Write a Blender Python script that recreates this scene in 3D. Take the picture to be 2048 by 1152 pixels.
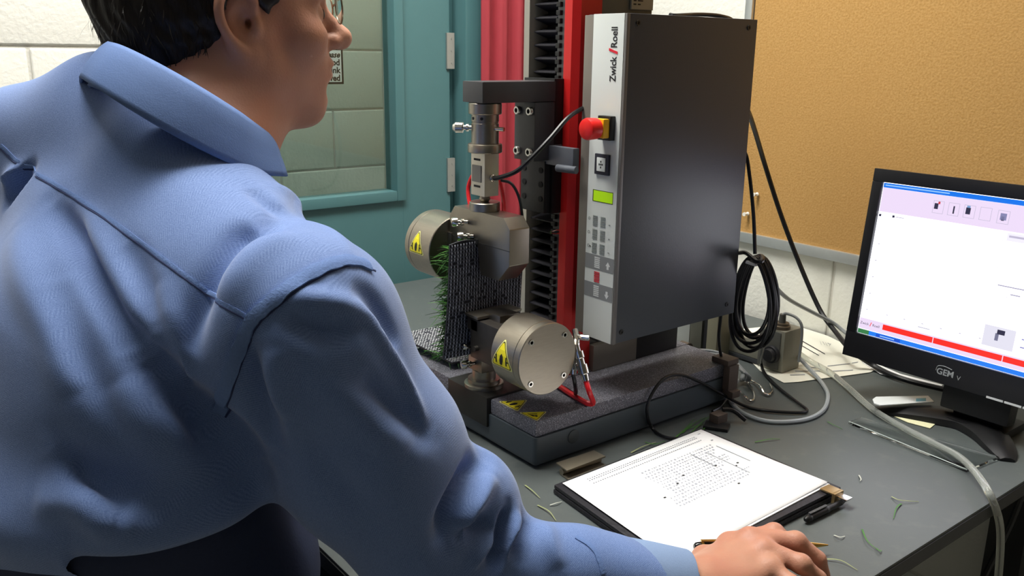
import bpy, bmesh, math, random
import numpy as np
from mathutils import Vector, Matrix
from mathutils.bvhtree import BVHTree
random.seed(7); rng = np.random.default_rng(7)
for o in list(bpy.data.objects): bpy.data.objects.remove(o)
SC = bpy.context.scene
COL = SC.collection
# ------------------------------------------------------------------ camera
# world: table top is z = 0, X runs along the back wall, Y runs into the back wall, metres
RCW = np.array([[0.61368789, -0.21274884, 0.76034538],
                [0.78944802, 0.14996105, -0.5952172],
                [0.01260958, 0.96553074, 0.25998343]])
CAM = np.array([0.0, 0.0, 0.565]); FPX = 1755.0
cd = bpy.data.cameras.new('camera'); cam = bpy.data.objects.new('camera', cd); COL.objects.link(cam)
cd.sensor_width = 36.0; cd.lens = FPX / 2048 * 36.0; cd.clip_start = 0.02; cd.clip_end = 50
m4 = Matrix.Identity(4)
for i in range(3):
    for j in range(3): m4[i][j] = RCW[i, j]
    m4[i][3] = CAM[i]
cam.matrix_world = m4
SC.camera = cam
# ------------------------------------------------------------------ world, light, exposure
w = bpy.data.worlds.new('world'); SC.world = w; w.use_nodes = True
w.node_tree.nodes['Background'].inputs[0].default_value = (0.9, 0.95, 1.0, 1)
w.node_tree.nodes['Background'].inputs[1].default_value = 0.03
SC.view_settings.view_transform = 'Standard'; SC.view_settings.look = 'None'
SC.view_settings.exposure = 0.0; SC.view_settings.gamma = 1.0
SC.view_settings.use_curve_mapping = False
ZF, ZC = -0.76, 1.85           # floor and ceiling
XL, YB = -1.95, 1.602          # left wall and back wall planes
XR, YN = 4.2, -5.0
# fluorescent ceiling fixtures: (x, y, length along y, power)
LAMPS = [(-1.20, 0.47, 46.0), (-1.25, -2.6, 2.0), (1.3, -2.6, 1.0), (-1.02, 1.12, 10.0)]
HALL_LAMP = (-2.4, 0.9, 9.0)

def at(px, py, axis, val):
    """the point where the line of sight through a pixel meets the plane axis = val"""
    d = RCW @ np.array([(px - 1024) / FPX, (576 - py) / FPX, -1.0])
    return Vector(CAM + d * ((val - CAM[axis]) / d[axis]))
def atd(px, py, depth):
    return Vector(CAM + RCW @ (np.array([(px - 1024) / FPX, (576 - py) / FPX, -1.0]) * depth))

# ------------------------------------------------------------------ materials
def lin(c):
    return tuple((v / 12.92 if v <= 0.04045 else ((v + 0.055) / 1.055) ** 2.4) for v in [x / 255.0 for x in c])
MATS = {}
def mat(name, rgb, rough=0.5, metal=0.0, noise=0.0, scale=40.0, bump=0.0, bscale=None, spec=0.5, emit=0.0,
        alpha=1.0, trans=0.0, ior=1.45, coat=0.0, rgb2=None, detail=4.0, stretch=None, sss=0.0, aniso=0.0):
    if name in MATS: return MATS[name]
    m = bpy.data.materials.new(name); m.use_nodes = True; nt = m.node_tree; b = nt.nodes['Principled BSDF']
    c = lin(rgb) + (1,)
    b.inputs['Base Color'].default_value = c
    b.inputs['Roughness'].default_value = rough; b.inputs['Metallic'].default_value = metal
    b.inputs['Specular IOR Level'].default_value = spec; b.inputs['IOR'].default_value = ior
    b.inputs['Transmission Weight'].default_value = trans; b.inputs['Alpha'].default_value = alpha
    b.inputs['Coat Weight'].default_value = coat
    if aniso: b.inputs['Anisotropic'].default_value = aniso
    if sss:
        b.inputs['Subsurface Weight'].default_value = sss
        b.inputs['Subsurface Radius'].default_value = (0.012, 0.004, 0.002); b.inputs['Subsurface Scale'].default_value = 0.5
    if emit:
        b.inputs['Emission Color'].default_value = c; b.inputs['Emission Strength'].default_value = emit
    if noise or bump or rgb2:
        tc = nt.nodes.new('ShaderNodeTexCoord'); vec = tc.outputs['Object']
        if stretch:
            mp = nt.nodes.new('ShaderNodeMapping'); mp.inputs['Scale'].default_value = stretch
            nt.links.new(vec, mp.inputs[0]); vec = mp.outputs[0]
        n = nt.nodes.new('ShaderNodeTexNoise'); n.inputs['Scale'].default_value = scale; n.inputs['Detail'].default_value = detail
        nt.links.new(vec, n.inputs['Vector'])
        if noise or rgb2:
            mx = nt.nodes.new('ShaderNodeMix'); mx.data_type = 'RGBA'
            if rgb2:
                rp = nt.nodes.new('ShaderNodeMapRange'); rp.inputs[1].default_value = 0.35; rp.inputs[2].default_value = 0.65
                nt.links.new(n.outputs['Fac'], rp.inputs[0]); nt.links.new(rp.outputs[0], mx.inputs['Factor'])
                mx.inputs['A'].default_value = c; mx.inputs['B'].default_value = lin(rgb2) + (1,)
            else:
                nt.links.new(n.outputs['Fac'], mx.inputs['Factor'])
                mx.inputs['A'].default_value = tuple(v * (1 - noise) for v in c[:3]) + (1,)
                mx.inputs['B'].default_value = tuple(min(1, v * (1 + noise)) for v in c[:3]) + (1,)
            nt.links.new(mx.outputs['Result'], b.inputs['Base Color'])
        if bump:
            n2 = n
            if bscale:
                n2 = nt.nodes.new('ShaderNodeTexNoise'); n2.inputs['Scale'].default_value = bscale; n2.inputs['Detail'].default_value = 4
                nt.links.new(vec, n2.inputs['Vector'])
            bp = nt.nodes.new('ShaderNodeBump'); bp.inputs['Strength'].default_value = bump; bp.inputs['Distance'].default_value = 0.004
            nt.links.new(n2.outputs['Fac'], bp.inputs['Height']); nt.links.new(bp.outputs[0], b.inputs['Normal'])
    MATS[name] = m
    return m

# ------------------------------------------------------------------ mesh helpers
def V(*a): return Vector(a)
def frame_of(d):
    d = Vector(d).normalized()
    u = d.cross(Vector((0, 0, 1)))
    if u.length < 1e-4: u = d.cross(Vector((1, 0, 0)))
    u.normalize(); return d, u, d.cross(u).normalized()
class MB:
    """collects shapes into one mesh"""
    def __init__(s): s.v = []; s.f = []
    def add(s, vs, fs):
        o = len(s.v); s.v += [tuple(v) for v in vs]; s.f += [tuple(i + o for i in f) for f in fs]; return s
    def box(s, x0, x1, y0, y1, z0, z1, bev=0.0, seg=2):
        bm = bmesh.new(); bmesh.ops.create_cube(bm, size=1)
        for v in bm.verts: v.co = Vector(((x0 + x1) / 2 + v.co.x * (x1 - x0), (y0 + y1) / 2 + v.co.y * (y1 - y0), (z0 + z1) / 2 + v.co.z * (z1 - z0)))
        if bev: bmesh.ops.bevel(bm, geom=list(bm.edges), offset=bev, segments=seg, profile=0.7, affect='EDGES')
        return s.bm(bm)
    def bm(s, bm):
        bm.verts.index_update(); s.add([v.co.copy() for v in bm.verts], [[v.index for v in f.verts] for f in bm.faces]); bm.free(); return s
    def obox(s, c, ax, ay, az, bev=0.0):
        """oriented box: centre and three half-axis vectors"""
        bm = bmesh.new(); bmesh.ops.create_cube(bm, size=2)
        c, ax, ay, az = map(Vector, (c, ax, ay, az))
        lx, ly, lz = ax.length, ay.length, az.length
        for v in bm.verts: v.co = Vector((v.co.x * lx, v.co.y * ly, v.co.z * lz))
        if bev: bmesh.ops.bevel(bm, geom=list(bm.edges), offset=bev, segments=2, profile=0.7, affect='EDGES')
        M = Matrix((ax / lx, ay / ly, az / lz)).transposed()
        for v in bm.verts: v.co = M @ v.co + c
        return s.bm(bm)
    def lathe(s, p0, axis, prof, n=32, cap=True):
        """profile [(distance along axis, radius)]"""
        d, u, w = frame_of(axis); p0 = Vector(p0); vs = []; fs = []
        for (h, r) in prof:
            for k in range(n):
                a = 2 * math.pi * k / n
                vs.append(p0 + d * h + (u * math.cos(a) + w * math.sin(a)) * r)
        for i in range(len(prof) - 1):
            for k in range(n):
                fs.append((i * n + k, i * n + (k + 1) % n, (i + 1) * n + (k + 1) % n, (i + 1) * n + k))
        if cap: fs.append(tuple(range(n))[::-1]); fs.append(tuple((len(prof) - 1) * n + k for k in range(n)))
        return s.add(vs, fs)
    def cyl(s, p0, p1, r, n=24, bev=0.0):
        p0, p1 = Vector(p0), Vector(p1); L = (p1 - p0).length
        pf = [(0, r), (L, r)] if not bev else [(0, r - bev), (bev, r), (L - bev, r), (L, r - bev)]
        return s.lathe(p0, p1 - p0, pf, n)
    def tube(s, pts, r, n=8, smooth=4, cap=True):
        pts = spline(pts, smooth) if smooth > 1 else [Vector(p) for p in pts]
        rs = r if isinstance(r, (list, tuple)) else None
        m = len(pts); t0 = (pts[1] - pts[0]).normalized(); _, u, _w = frame_of(t0); vs = []; fs = []
        for i, p in enumerate(pts):
            t = (pts[min(i + 1, m - 1)] - pts[max(i - 1, 0)]).normalized()
            u = (u - t * u.dot(t)).normalized(); w_ = t.cross(u)
            rr = r if rs is None else np.interp(i / (m - 1), np.linspace(0, 1, len(rs)), rs)
            for k in range(n):
                a = 2 * math.pi * k / n
                vs.append(p + (u * math.cos(a) + w_ * math.sin(a)) * rr)
        for i in range(m - 1):
            for k in range(n): fs.append((i * n + k, i * n + (k + 1) % n, (i + 1) * n + (k + 1) % n, (i + 1) * n + k))
        if cap: fs.append(tuple(range(n))[::-1]); fs.append(tuple((m - 1) * n + k for k in range(n)))
        return s.add(vs, fs)
    def prism(s, poly, d, bev=0.0):
        """polygon of 3D points extruded by vector d"""
        d = Vector(d); n = len(poly); poly = [Vector(p) for p in poly]
        if bev:
            bm = bmesh.new(); a = [bm.verts.new(p) for p in poly]; b = [bm.verts.new(p + d) for p in poly]
            bm.faces.new(a[::-1]); bm.faces.new(b)
            for i in range(n): bm.faces.new((a[i], a[(i + 1) % n], b[(i + 1) % n], b[i]))
            bmesh.ops.recalc_face_normals(bm, faces=bm.faces)
            bmesh.ops.bevel(bm, geom=list(bm.edges), offset=bev, segments=2, profile=0.7, affect='EDGES')
            return s.bm(bm)
        return s.add(poly + [p + d for p in poly], [tuple(range(n))[::-1], tuple(range(n, 2 * n))] + [(i, (i + 1) % n, n + (i + 1) % n, n + i) for i in range(n)])
    def build(s, name, m, parent=None, smooth=False, angle=35):
        me = bpy.data.meshes.new(name); me.from_pydata(s.v, [], s.f)
        bm = bmesh.new(); bm.from_mesh(me); bmesh.ops.recalc_face_normals(bm, faces=bm.faces)
        if smooth:
            for f in bm.faces: f.smooth = True
            for e in bm.edges:
                if len(e.link_faces) == 2 and e.calc_face_angle(0) > math.radians(angle): e.smooth = False
        bm.to_mesh(me); bm.free()
        if m: me.materials.append(m)
        return link(name, me, parent)
def link(name, me, parent=None):
    o = bpy.data.objects.new(name, me); COL.objects.link(o)
    if parent is not None:
        o.parent = parent
        if parent.type == 'EMPTY' or True: o.matrix_parent_inverse = parent_world(parent).inverted()
    return o
def parent_world(p):
    return Matrix.Translation(p.location)      # all parents here are unrotated
def spline(pts, k):
    pts = [Vector(p) for p in pts]; out = []
    P = [pts[0] * 2 - pts[1]] + pts + [pts[-1] * 2 - pts[-2]]
    for i in range(1, len(P) - 2):
        for j in range(k):
            t = j / k
            a, b, c, d = P[i - 1], P[i], P[i + 1], P[i + 2]
            out.append(0.5 * ((2 * b) + (c - a) * t + (2 * a - 5 * b + 4 * c - d) * t * t + (3 * b - a - 3 * c + d) * t ** 3))
    out.append(pts[-1]); return out
def tag(o, label=None, cat=None, group=None, kind=None):
    if label: o['label'] = label
    if cat: o['category'] = cat
    if group: o['group'] = group
    if kind: o['kind'] = kind
    return o
def thing(name, label, cat, loc=(0, 0, 0), group=None):
    o = bpy.data.objects.new(name, None); COL.objects.link(o); o.location = loc; o.empty_display_size = 0.05
    return tag(o, label, cat, group)
def struct(o): o['kind'] = 'structure'; return o
def text_mesh(name, txt, size, origin, xdir, ydir, m, parent=None, depth=0.0002, align='LEFT', shear=0.0, bold=0.0, width=None):
    """flat lettering as a mesh lying in the plane spanned by xdir and ydir"""
    cu = bpy.data.curves.new(name, 'FONT'); cu.body = txt; cu.size = size; cu.align_x = align; cu.shear = shear
    cu.offset = bold; cu.resolution_u = 3
    t = bpy.data.objects.new(name, cu); COL.objects.link(t)
    dg = bpy.context.evaluated_depsgraph_get(); me = bpy.data.meshes.new_from_object(t.evaluated_get(dg)); me.name = name
    bpy.data.objects.remove(t); bpy.data.curves.remove(cu)
    x, y = Vector(xdir).normalized(), Vector(ydir).normalized(); n = x.cross(y); o = Vector(origin)
    sx = 1.0
    if width and len(me.vertices):
        xs = [v.co.x for v in me.vertices]; sx = width / max(1e-6, max(xs) - min(xs))
    for v in me.vertices: v.co = o + x * v.co.x * sx + y * v.co.y + n * depth
    me.materials.clear(); me.materials.append(m)
    return link(name, me, parent)

M_black = mat('black plastic', (22, 22, 24), 0.42)
M_blackcable = mat('black cable rubber', (20, 20, 24), 0.35)
M_steel = mat('brushed steel', (164, 156, 144), 0.36, 1.0, noise=0.10, scale=60, stretch=(1, 1, 8), bump=0.02)
M_steel2 = mat('ground nickel steel', (160, 153, 141), 0.36, 1.0, noise=0.08, scale=90, bump=0.02)
M_chrome = mat('polished chrome', (215, 213, 208), 0.16, 1.0)
M_dkmetal = mat('dark grey painted metal', (66, 68, 72), 0.42, 0.0, noise=0.06, scale=200, bump=0.03)
M_burn = mat('dark blued steel', (58, 57, 55), 0.45, 0.6, noise=0.15, scale=70)
M_white = mat('white paper', (243, 244, 246), 0.75)
M_ink = mat('black ink', (28, 28, 32), 0.7)
M_fadedink = mat('faint grey print', (150, 152, 160), 0.7)
M_red = mat('red paint', (206, 34, 34), 0.38, noise=0.04, scale=60)
M_redhose = mat('red hose', (200, 26, 36), 0.35)
M_yellow = mat('warning yellow', (236, 222, 40), 0.5)
M_greycable = mat('grey cable', (150, 155, 158), 0.45)

# ------------------------------------------------------------------ room shell
M_mortar = mat('painted mortar', (206, 204, 196), 0.8, noise=0.05, scale=120, bump=0.3)
M_block = mat('white painted concrete block', (228, 227, 219), 0.62, noise=0.02, scale=30, bump=0.35, bscale=95)
M_hallblock = mat('hall painted block', (206, 218, 208), 0.65, noise=0.02, scale=30, bump=0.3, bscale=95)
M_ceil = mat('ceiling tile', (232, 231, 226), 0.9, noise=0.05, scale=150, bump=0.3)
M_floor = mat('beige floor tile', (160, 157, 147), 0.55, noise=0.10, scale=18)
M_teal = mat('teal painted steel', (78, 118, 122), 0.42, noise=0.03, scale=25, bump=0.04)
M_glass = mat('clear glass', (225, 236, 232), 0.02, trans=1.0, ior=1.5, spec=0.5)
struct(MB().box(XL - 0.9, XR, YN, YB + 0.12, ZF - 0.1, ZF).build('floor', M_floor))
struct(MB().box(XL - 0.9, XR, YN, YB + 0.12, ZC, ZC + 0.1).build('ceiling', M_ceil))
DY0, DY1 = 0.545, 1.405                       # door frame opening in the left wall
wl = struct(MB().box(XL - 0.12, XL - 0.004, YN, DY0, ZF, ZC).box(XL - 0.12, XL - 0.004, DY1, YB + 0.12, ZF, ZC)
            .box(XL - 0.12, XL - 0.004, DY0, DY1, 1.40, ZC).build('wall_left', M_mortar))
wb = struct(MB().box(XL - 0.12, XR, YB + 0.004, YB + 0.12, ZF, ZC).build('wall_back', M_mortar))
wh = struct(MB().box(-2.92, -2.804, YN, YB + 0.12, ZF, ZC).build('wall_hall', M_mortar))
M_greywall = mat('low bounce grey plaster', (120, 122, 120), 0.8, noise=0.04, scale=10)  # unseen walls, kept grey so less light bounces from the camera side
struct(MB().box(XR, XR + 0.1, YN, YB + 0.12, ZF, ZC).build('wall_right', M_greywall))
struct(MB().box(XL - 0.97, XR, YN - 0.1, YN, ZF, ZC).build('wall_near', M_greywall))
struct(MB().box(-2.804, XL - 0.12, YB, YB + 0.12, ZF, ZC).build('wall_hall_end', M_block))
_blk = {}
def block_mesh(L, H, ax, m):
    k = (round(L, 3), round(H, 3), ax, m.name)
    if k not in _blk:
        b = MB(); t = 0.010
        if ax == 0: b.box(-t, 0, -L / 2, L / 2, -H / 2, H / 2, 0.004, 2)
        else: b.box(-L / 2, L / 2, 0, t, -H / 2, H / 2, 0.004, 2)
        me = bpy.data.meshes.new('block'); me.from_pydata(b.v, [], b.f); me.materials.append(m)
        for p in me.polygons: p.use_smooth = True
        _blk[k] = me
    return _blk[k]
def lay_blocks(parent, ax, plane, u0, u1, ref_u, z0, z1, m, holes=()):
    """running-bond concrete blocks 0.4 x 0.2 m with recessed joints; u is the horizontal coordinate"""
    j = 0.006; zr = 0.563
    k0 = math.floor((z0 - zr) / 0.2); k1 = math.ceil((z1 - zr) / 0.2)
    for k in range(k0, k1):
        a = max(z0, zr + k * 0.2); b = min(z1, zr + (k + 1) * 0.2)
        if b - a < 0.03: continue
        off = ref_u + (0.0 if k % 2 else 0.2)
        i0 = math.floor((u0 - off) / 0.4); i1 = math.ceil((u1 - off) / 0.4)
        for i in range(i0, i1):
            segs = [(max(u0, off + i * 0.4), min(u1, off + (i + 1) * 0.4))]
            for (h0, h1, g0, g1) in holes:
                if b > g0 + 0.01 and a < g1 - 0.01:
                    ns = []
                    for (p, q) in segs:
                        if h1 <= p or h0 >= q: ns.append((p, q)); continue
                        if p < h0: ns.append((p, h0))
                        if q > h1: ns.append((h1, q))
                    segs = ns
            for (p, q) in segs:
                if q - p < 0.02: continue
                me = block_mesh(q - p - j, b - a - j, ax, m)
                o = bpy.data.objects.new('block', me); COL.objects.link(o); o.parent = parent
                c = (p + q) / 2; z = (a + b) / 2
                o.location = (plane, c, z) if ax == 0 else (c, plane, z)
lay_blocks(wl, 0, XL, -1.6, YB, 0.338, ZF, ZC, M_block, [(DY0, DY1, ZF, 1.40)])
lay_blocks(wb, 1, YB, XL, 0.8, -0.974, ZF, ZC, M_block)
lay_blocks(wh, 0, -2.8, -0.6, YB, 1.20, ZF, ZC, M_hallblock)

# teal steel door with a tall glass light in the left wall
d1 = struct(bpy.data.objects.new('door_1', None)); COL.objects.link(d1); d1.location = (XL, 1.0, ZF)
xo = XL + 0.018
fr = MB()
for (a, b) in ((DY0, DY0 + 0.055), (DY1 - 0.055, DY1)):
    fr.box(XL - 0.12, xo, a, b, ZF, 1.40, 0.003)
fr.box(XL - 0.12, xo, DY0 + 0.055, DY1 - 0.055, 1.345, 1.40, 0.003)
fr.box(XL - 0.06, XL - 0.045, DY1 - 0.075, DY1 - 0.055, ZF, 1.345)
fr.build('door_frame', M_teal, d1, True)
LY0, LY1 = DY0 + 0.062, DY1 - 0.092           # door leaf
GY0, GY1, GZ0, GZ1 = LY0 + 0.12, 1.165, 0.195, 1.20
lf = MB(); x0, x1 = XL - 0.045, XL - 0.002
lf.box(x0, x1, LY0, GY0, ZF + 0.01, 1.34, 0.002).box(x0, x1, GY1, LY1, ZF + 0.01, 1.34, 0.002)
lf.box(x0, x1, GY0, GY1, ZF + 0.01, GZ0, 0.0).box(x0, x1, GY0, GY1, GZ1, 1.34, 0.0)
leaf = lf.build('door_leaf', M_teal, d1)
bd = MB(); e = 0.022; xb = XL + 0.010
bd.box(x0 - 0.006, xb, GY0 - 0.004, GY0 + e, GZ0 - 0.004, GZ1, 0.004).box(x0 - 0.006, xb, GY1 - e, GY1 + 0.004, GZ0 - 0.004, GZ1, 0.004)
bd.box(x0 - 0.006, xb, GY0 + e, GY1 - e, GZ0 - 0.004, GZ0 + e, 0.004).box(x0 - 0.006, xb, GY0 + e, GY1 - e, GZ1 - e, GZ1, 0.004)
bd.build('glazing_bead', M_teal, leaf, True)
MB().box(XL - 0.028, XL - 0.022, GY0 + 0.002, GY1 - 0.002, GZ0 + 0.002, GZ1 - 0.002).build('pane', M_glass, leaf)
M_hinge = mat('brushed hinge metal', (176, 178, 176), 0.35, 0.8)
for zc in (0.565, 0.245, -0.55):
    h = MB().box(XL - 0.004, XL + 0.004, LY1 - 0.012, LY1 + 0.012, zc - 0.045, zc + 0.045, 0.001)
    for q in (-0.03, 0, 0.03): h.cyl((XL + 0.0035, LY1 + 0.004, zc + q), (XL + 0.0055, LY1 + 0.004, zc + q), 0.003, 10)
    h.build('hinge', M_hinge, d1)
# notice fixed to the glass
sg = thing('notice_sign', 'white paper notice with black border behind the door glass', 'sign', (XL - 0.035, 0.95, 0.42))
c1 = at(687, 168, 0, XL - 0.030); 
sy1 = c1.y; sz0 = c1.z; sy0 = sy1 - 0.105; sz1 = sz0 + 0.084
MB().box(XL - 0.0320, XL - 0.0305, sy0, sy1, sz0, sz1).build('border', M_ink, sg)
MB().box(XL - 0.0305, XL - 0.0300, sy0 + 0.005, sy1 - 0.005, sz0 + 0.005, sz1 - 0.005).build('sheet', M_white, sg)
for i, (t, s_, sh) in enumerate((('Please', 0.019, 0.35), ('No Food', 0.020, 0), ('or Drink', 0.020, 0), ('Allowed', 0.020, 0))):
    text_mesh('lettering', t, s_, (XL - 0.0299, sy1 - 0.009, sz1 - 0.0215 - i * 0.0182), (0, 1, 0), (0, 0, 1), M_ink, sg, 0.0002, 'RIGHT', sh, 0.0006)

# red curtain hanging between the door and the corner
ct = thing('curtain', 'dark red fabric curtain hanging in folds beside the teal door', 'curtain', (XL + 0.05, 1.5, ZF + 0.1))
b = MB(); n = 90; ys = np.linspace(1.372, 1.592, n); vs = []; fs = []
for iz, z in enumerate((ZF + 0.1, -0.2, 0.2, 0.6, 1.0, 1.5)):
    for i, y in enumerate(ys):
        vs.append((XL + 0.055 + 0.014 * math.sin(i * 0.30 + 0.5 * math.sin(i * 0.11)) + 0.003 * math.sin(i * 0.8 + iz), y, z))
for iz in range(5):
    for i in range(n - 1): fs.append((iz * n + i, iz * n + i + 1, (iz + 1) * n + i + 1, (iz + 1) * n + i))
b.add(vs, fs); cf = b.build('fabric', mat('red curtain fabric', (160, 52, 62), 0.75, noise=0.08, scale=30), ct, True, 180)
md = cf.modifiers.new('thickness', 'SOLIDIFY'); md.thickness = 0.002
MB().cyl((XL + 0.055, 1.405, 1.51), (XL + 0.055, 1.60, 1.51), 0.010, 12).build('rod', M_hinge, ct, True)

# ceiling fixtures
def lamp(x, y, power, ltot=1.2, wtot=0.55, label=''):
    t = thing('ceiling_light', label, 'light', (x, y, ZC))
    b = MB(); hx, hy = wtot / 2, ltot / 2
    for s_ in (-1, 1):
        b.box(x + s_ * hx - 0.015, x + s_ * hx + 0.015, y - hy, y + hy, ZC - 0.05, ZC - 0.001)
        b.box(x - hx, x + hx, y + s_ * hy - 0.015, y + s_ * hy + 0.015, ZC - 0.05, ZC - 0.001)
    b.build('frame', mat('lamp frame white', (230, 230, 228), 0.5), t)
    MB().box(x - hx + 0.015, x + hx - 0.015, y - hy + 0.015, y + hy - 0.015, ZC - 0.040, ZC - 0.036).build('diffuser', mat('lit diffuser', (255, 252, 240), 0.5, emit=1.5), t)
    ld = bpy.data.lights.new('tube_light', 'AREA'); ld.shape = 'RECTANGLE'; ld.size = wtot - 0.05; ld.size_y = ltot - 0.05
    ld.energy = power; ld.color = (1.0, 0.985, 0.94)
    lo = bpy.data.objects.new('tube_light', ld); COL.objects.link(lo); lo.location = (x, y, ZC - 0.045)
    lo.parent = t; lo.matrix_parent_inverse = parent_world(t).inverted()
LLAB = ['fluorescent ceiling panel above the seated man', 'fluorescent ceiling panel furthest behind the camera', 'fluorescent ceiling panel on the monitor side of the room', 'fluorescent ceiling panel close to the cork board wall']
for (x, y, p), l in zip(LAMPS, LLAB): lamp(x, y, p, label=l)
lamp(HALL_LAMP[0], HALL_LAMP[1], HALL_LAMP[2], 1.2, 0.3, 'fluorescent ceiling panel in the corridor beyond the door')

# ------------------------------------------------------------------ cork board
cb = thing('cork_board', 'large tan cork board in an aluminium frame on the back wall', 'board', (-0.4, YB, 0.17))
CX0, CX1, CZ0, CZ1 = -1.236, 0.60, 0.162, 1.36
M_cork = mat('cork', (188, 148, 90), 0.9, rgb2=(172, 130, 72), scale=260, bump=0.25, detail=6)
_nt = M_cork.node_tree
def add_layer(m, scale, lo, hi, rgb, fac=1.0, detail=2, stretch=None):
    """mix another tone over the base colour where a noise passes a threshold (marks of the material itself)"""
    nt = m.node_tree; b = nt.nodes['Principled BSDF']
    tc = nt.nodes.new('ShaderNodeTexCoord'); n = nt.nodes.new('ShaderNodeTexNoise'); n.inputs['Scale'].default_value = scale; n.inputs['Detail'].default_value = detail
    src = tc.outputs['Object']
    if stretch:
        mp = nt.nodes.new('ShaderNodeMapping'); mp.inputs['Scale'].default_value = stretch; nt.links.new(src, mp.inputs[0]); src = mp.outputs[0]
    nt.links.new(src, n.inputs['Vector'])
    r = nt.nodes.new('ShaderNodeMapRange'); r.inputs[1].default_value = lo; r.inputs[2].default_value = hi; r.inputs[4].default_value = fac
    nt.links.new(n.outputs['Fac'], r.inputs[0])
    mx = nt.nodes.new('ShaderNodeMix'); mx.data_type = 'RGBA'; mx.inputs['B'].default_value = lin(rgb) + (1,)
    inp = b.inputs['Base Color']
    if inp.is_linked: nt.links.new(inp.links[0].from_socket, mx.inputs['A'])
    else: mx.inputs['A'].default_value = inp.default_value
    nt.links.new(r.outputs[0], mx.inputs['Factor']); nt.links.new(mx.outputs['Result'], inp)
add_layer(M_cork, 3.0, 0.4, 0.75, (178, 134, 76), 0.5)
add_layer(M_cork, 420, 0.70, 0.76, (120, 82, 40), 0.7)
MB().box(CX0 + 0.02, CX1 - 0.02, YB - 0.010, YB - 0.0005, CZ0 + 0.02, CZ1 - 0.02).build('cork_panel', M_cork, cb)
M_alu = mat('satin aluminium', (206, 208, 208), 0.38, 0.75, noise=0.04, scale=100)
for (a, b_, c, d) in ((CX0, CX1, CZ0, CZ0 + 0.022), (CX0, CX1, CZ1 - 0.022, CZ1), (CX0, CX0 + 0.018, CZ0 + 0.022, CZ1 - 0.022), (CX1 - 0.018, CX1, CZ0 + 0.022, CZ1 - 0.022)):
    MB().box(a, b_, YB - 0.018, YB - 0.0005, c, d, 0.002).build('frame_rail', M_alu, cb, True)
M_pin = mat('white pin plastic', (235, 232, 225), 0.35)
for (px, py, l) in ((1517, 388, 'upper white push pin in the cork board near its lower corner'), (1498, 427, 'lower white push pin in the cork board near its lower corner')):
    p = at(px, py, 1, YB - 0.010)
    t = thing('push_pin', l, 'pin', p, 'push pins in the cork board')
    MB().lathe(p, (0, -1, 0), [(0.004, 0.004), (0.006, 0.004), (0.007, 0.0026), (0.014, 0.0022), (0.015, 0.0042), (0.018, 0.0042)], 14).build('head', M_pin, t, True)
    MB().cyl(p + V(0, 0.003, 0), p + V(0, -0.005, 0), 0.0006, 6).build('needle', M_chrome, t)

# ------------------------------------------------------------------ table
M_table = mat('grey green laminate', (84, 90, 90), 0.42, noise=0.07, scale=5, bump=0.02, bscale=300)
add_layer(M_table, 35, 0.56, 0.72, (104, 108, 104), 0.35, 5)
tb = thing('lab_table', 'dark grey laminate lab table carrying the testing machine', 'table', (-1.1, 1.0, ZF))
TX0, TX1, TY0, TY1 = -1.855, -0.432, 0.39, 1.585
MB().box(TX0, TX1, TY0, TY1, -0.026, 0, 0.003).build('table_top', M_table, tb, True)
MB().box(TX0, TX1 + 0.0015, TY0 - 0.0015, TY1, -0.023, -0.004).build('edge_band', M_black, tb)
for (x, y) in ((TX0 + 0.05, TY0 + 0.05), (TX1 - 0.10, TY0 + 0.52), (TX0 + 0.05, TY1 - 0.06), (TX1 - 0.10, TY1 - 0.06)):
    MB().box(x - 0.03, x + 0.03, y - 0.03, y + 0.03, ZF, -0.027, 0.003).build('leg', M_black, tb, True)
M_rail = mat('dark grey table frame', (52, 54, 54), 0.5)
MB().box(TX1 - 0.115, TX1 - 0.085, TY0 + 0.55, TY1 - 0.09, -0.10, -0.027, 0.002).build('apron', M_rail, tb)
MB().box(TX0 + 0.08, TX1 - 0.13, TY1 - 0.075, TY1 - 0.045, -0.10, -0.027, 0.002).build('apron', M_rail, tb)
# ------------------------------------------------------------------ testing machine
AX, AY = -1.013, 0.741           # load axis
BX0, BX1, BY0, BY1 = -1.225, -0.858, 0.716, 1.150
ZG = 0.072                       # top of the speckled plate
tm = thing('testing_machine', 'red and grey tensile testing machine standing on the lab table', 'machine', (AX, 0.95, 0.0))
M_base = mat('slate grey painted base', (70, 78, 84), 0.40, noise=0.05, scale=30, bump=0.02)
M_gran = mat('speckled grey hammer finish', (84, 84, 92), 0.55, rgb2=(108, 108, 118), scale=380, bump=0.25, detail=5)
add_layer(M_gran, 620, 0.58, 0.66, (170, 170, 180), 0.8, 1)
add_layer(M_gran, 500, 0.62, 0.70, (24, 24, 28), 0.8, 1)
bm = bmesh.new(); bmesh.ops.create_cube(bm, size=1)
for v in bm.verts: v.co = Vector(((BX0 + BX1) / 2 + v.co.x * (BX1 - BX0), (BY0 + BY1) / 2 + v.co.y * (BY1 - BY0), 0.026 + v.co.z * 0.044))
ve = [e for e in bm.edges if abs(e.verts[0].co.z - e.verts[1].co.z) > 0.01 or (e.verts[0].co.z < 0.02 and e.verts[1].co.z < 0.02)]
bmesh.ops.bevel(bm, geom=ve, offset=0.007, segments=4, profile=0.5, affect='EDGES')
MB().bm(bm).build('base', M_base, tm, True)
for (x, y) in ((BX0 + 0.04, BY0 + 0.04), (BX1 - 0.04, BY0 + 0.04), (BX0 + 0.04, BY1 - 0.04), (BX1 - 0.04, BY1 - 0.04)):
    MB().lathe((x, y, 0.0), (0, 0, 1), [(0, 0.020), (0.003, 0.020), (0.005, 0.016)], 20).build('foot', M_black, tm, True)
KX0, KX1 = -1.068, -0.966        # dark steel block in the middle of the base front
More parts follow.
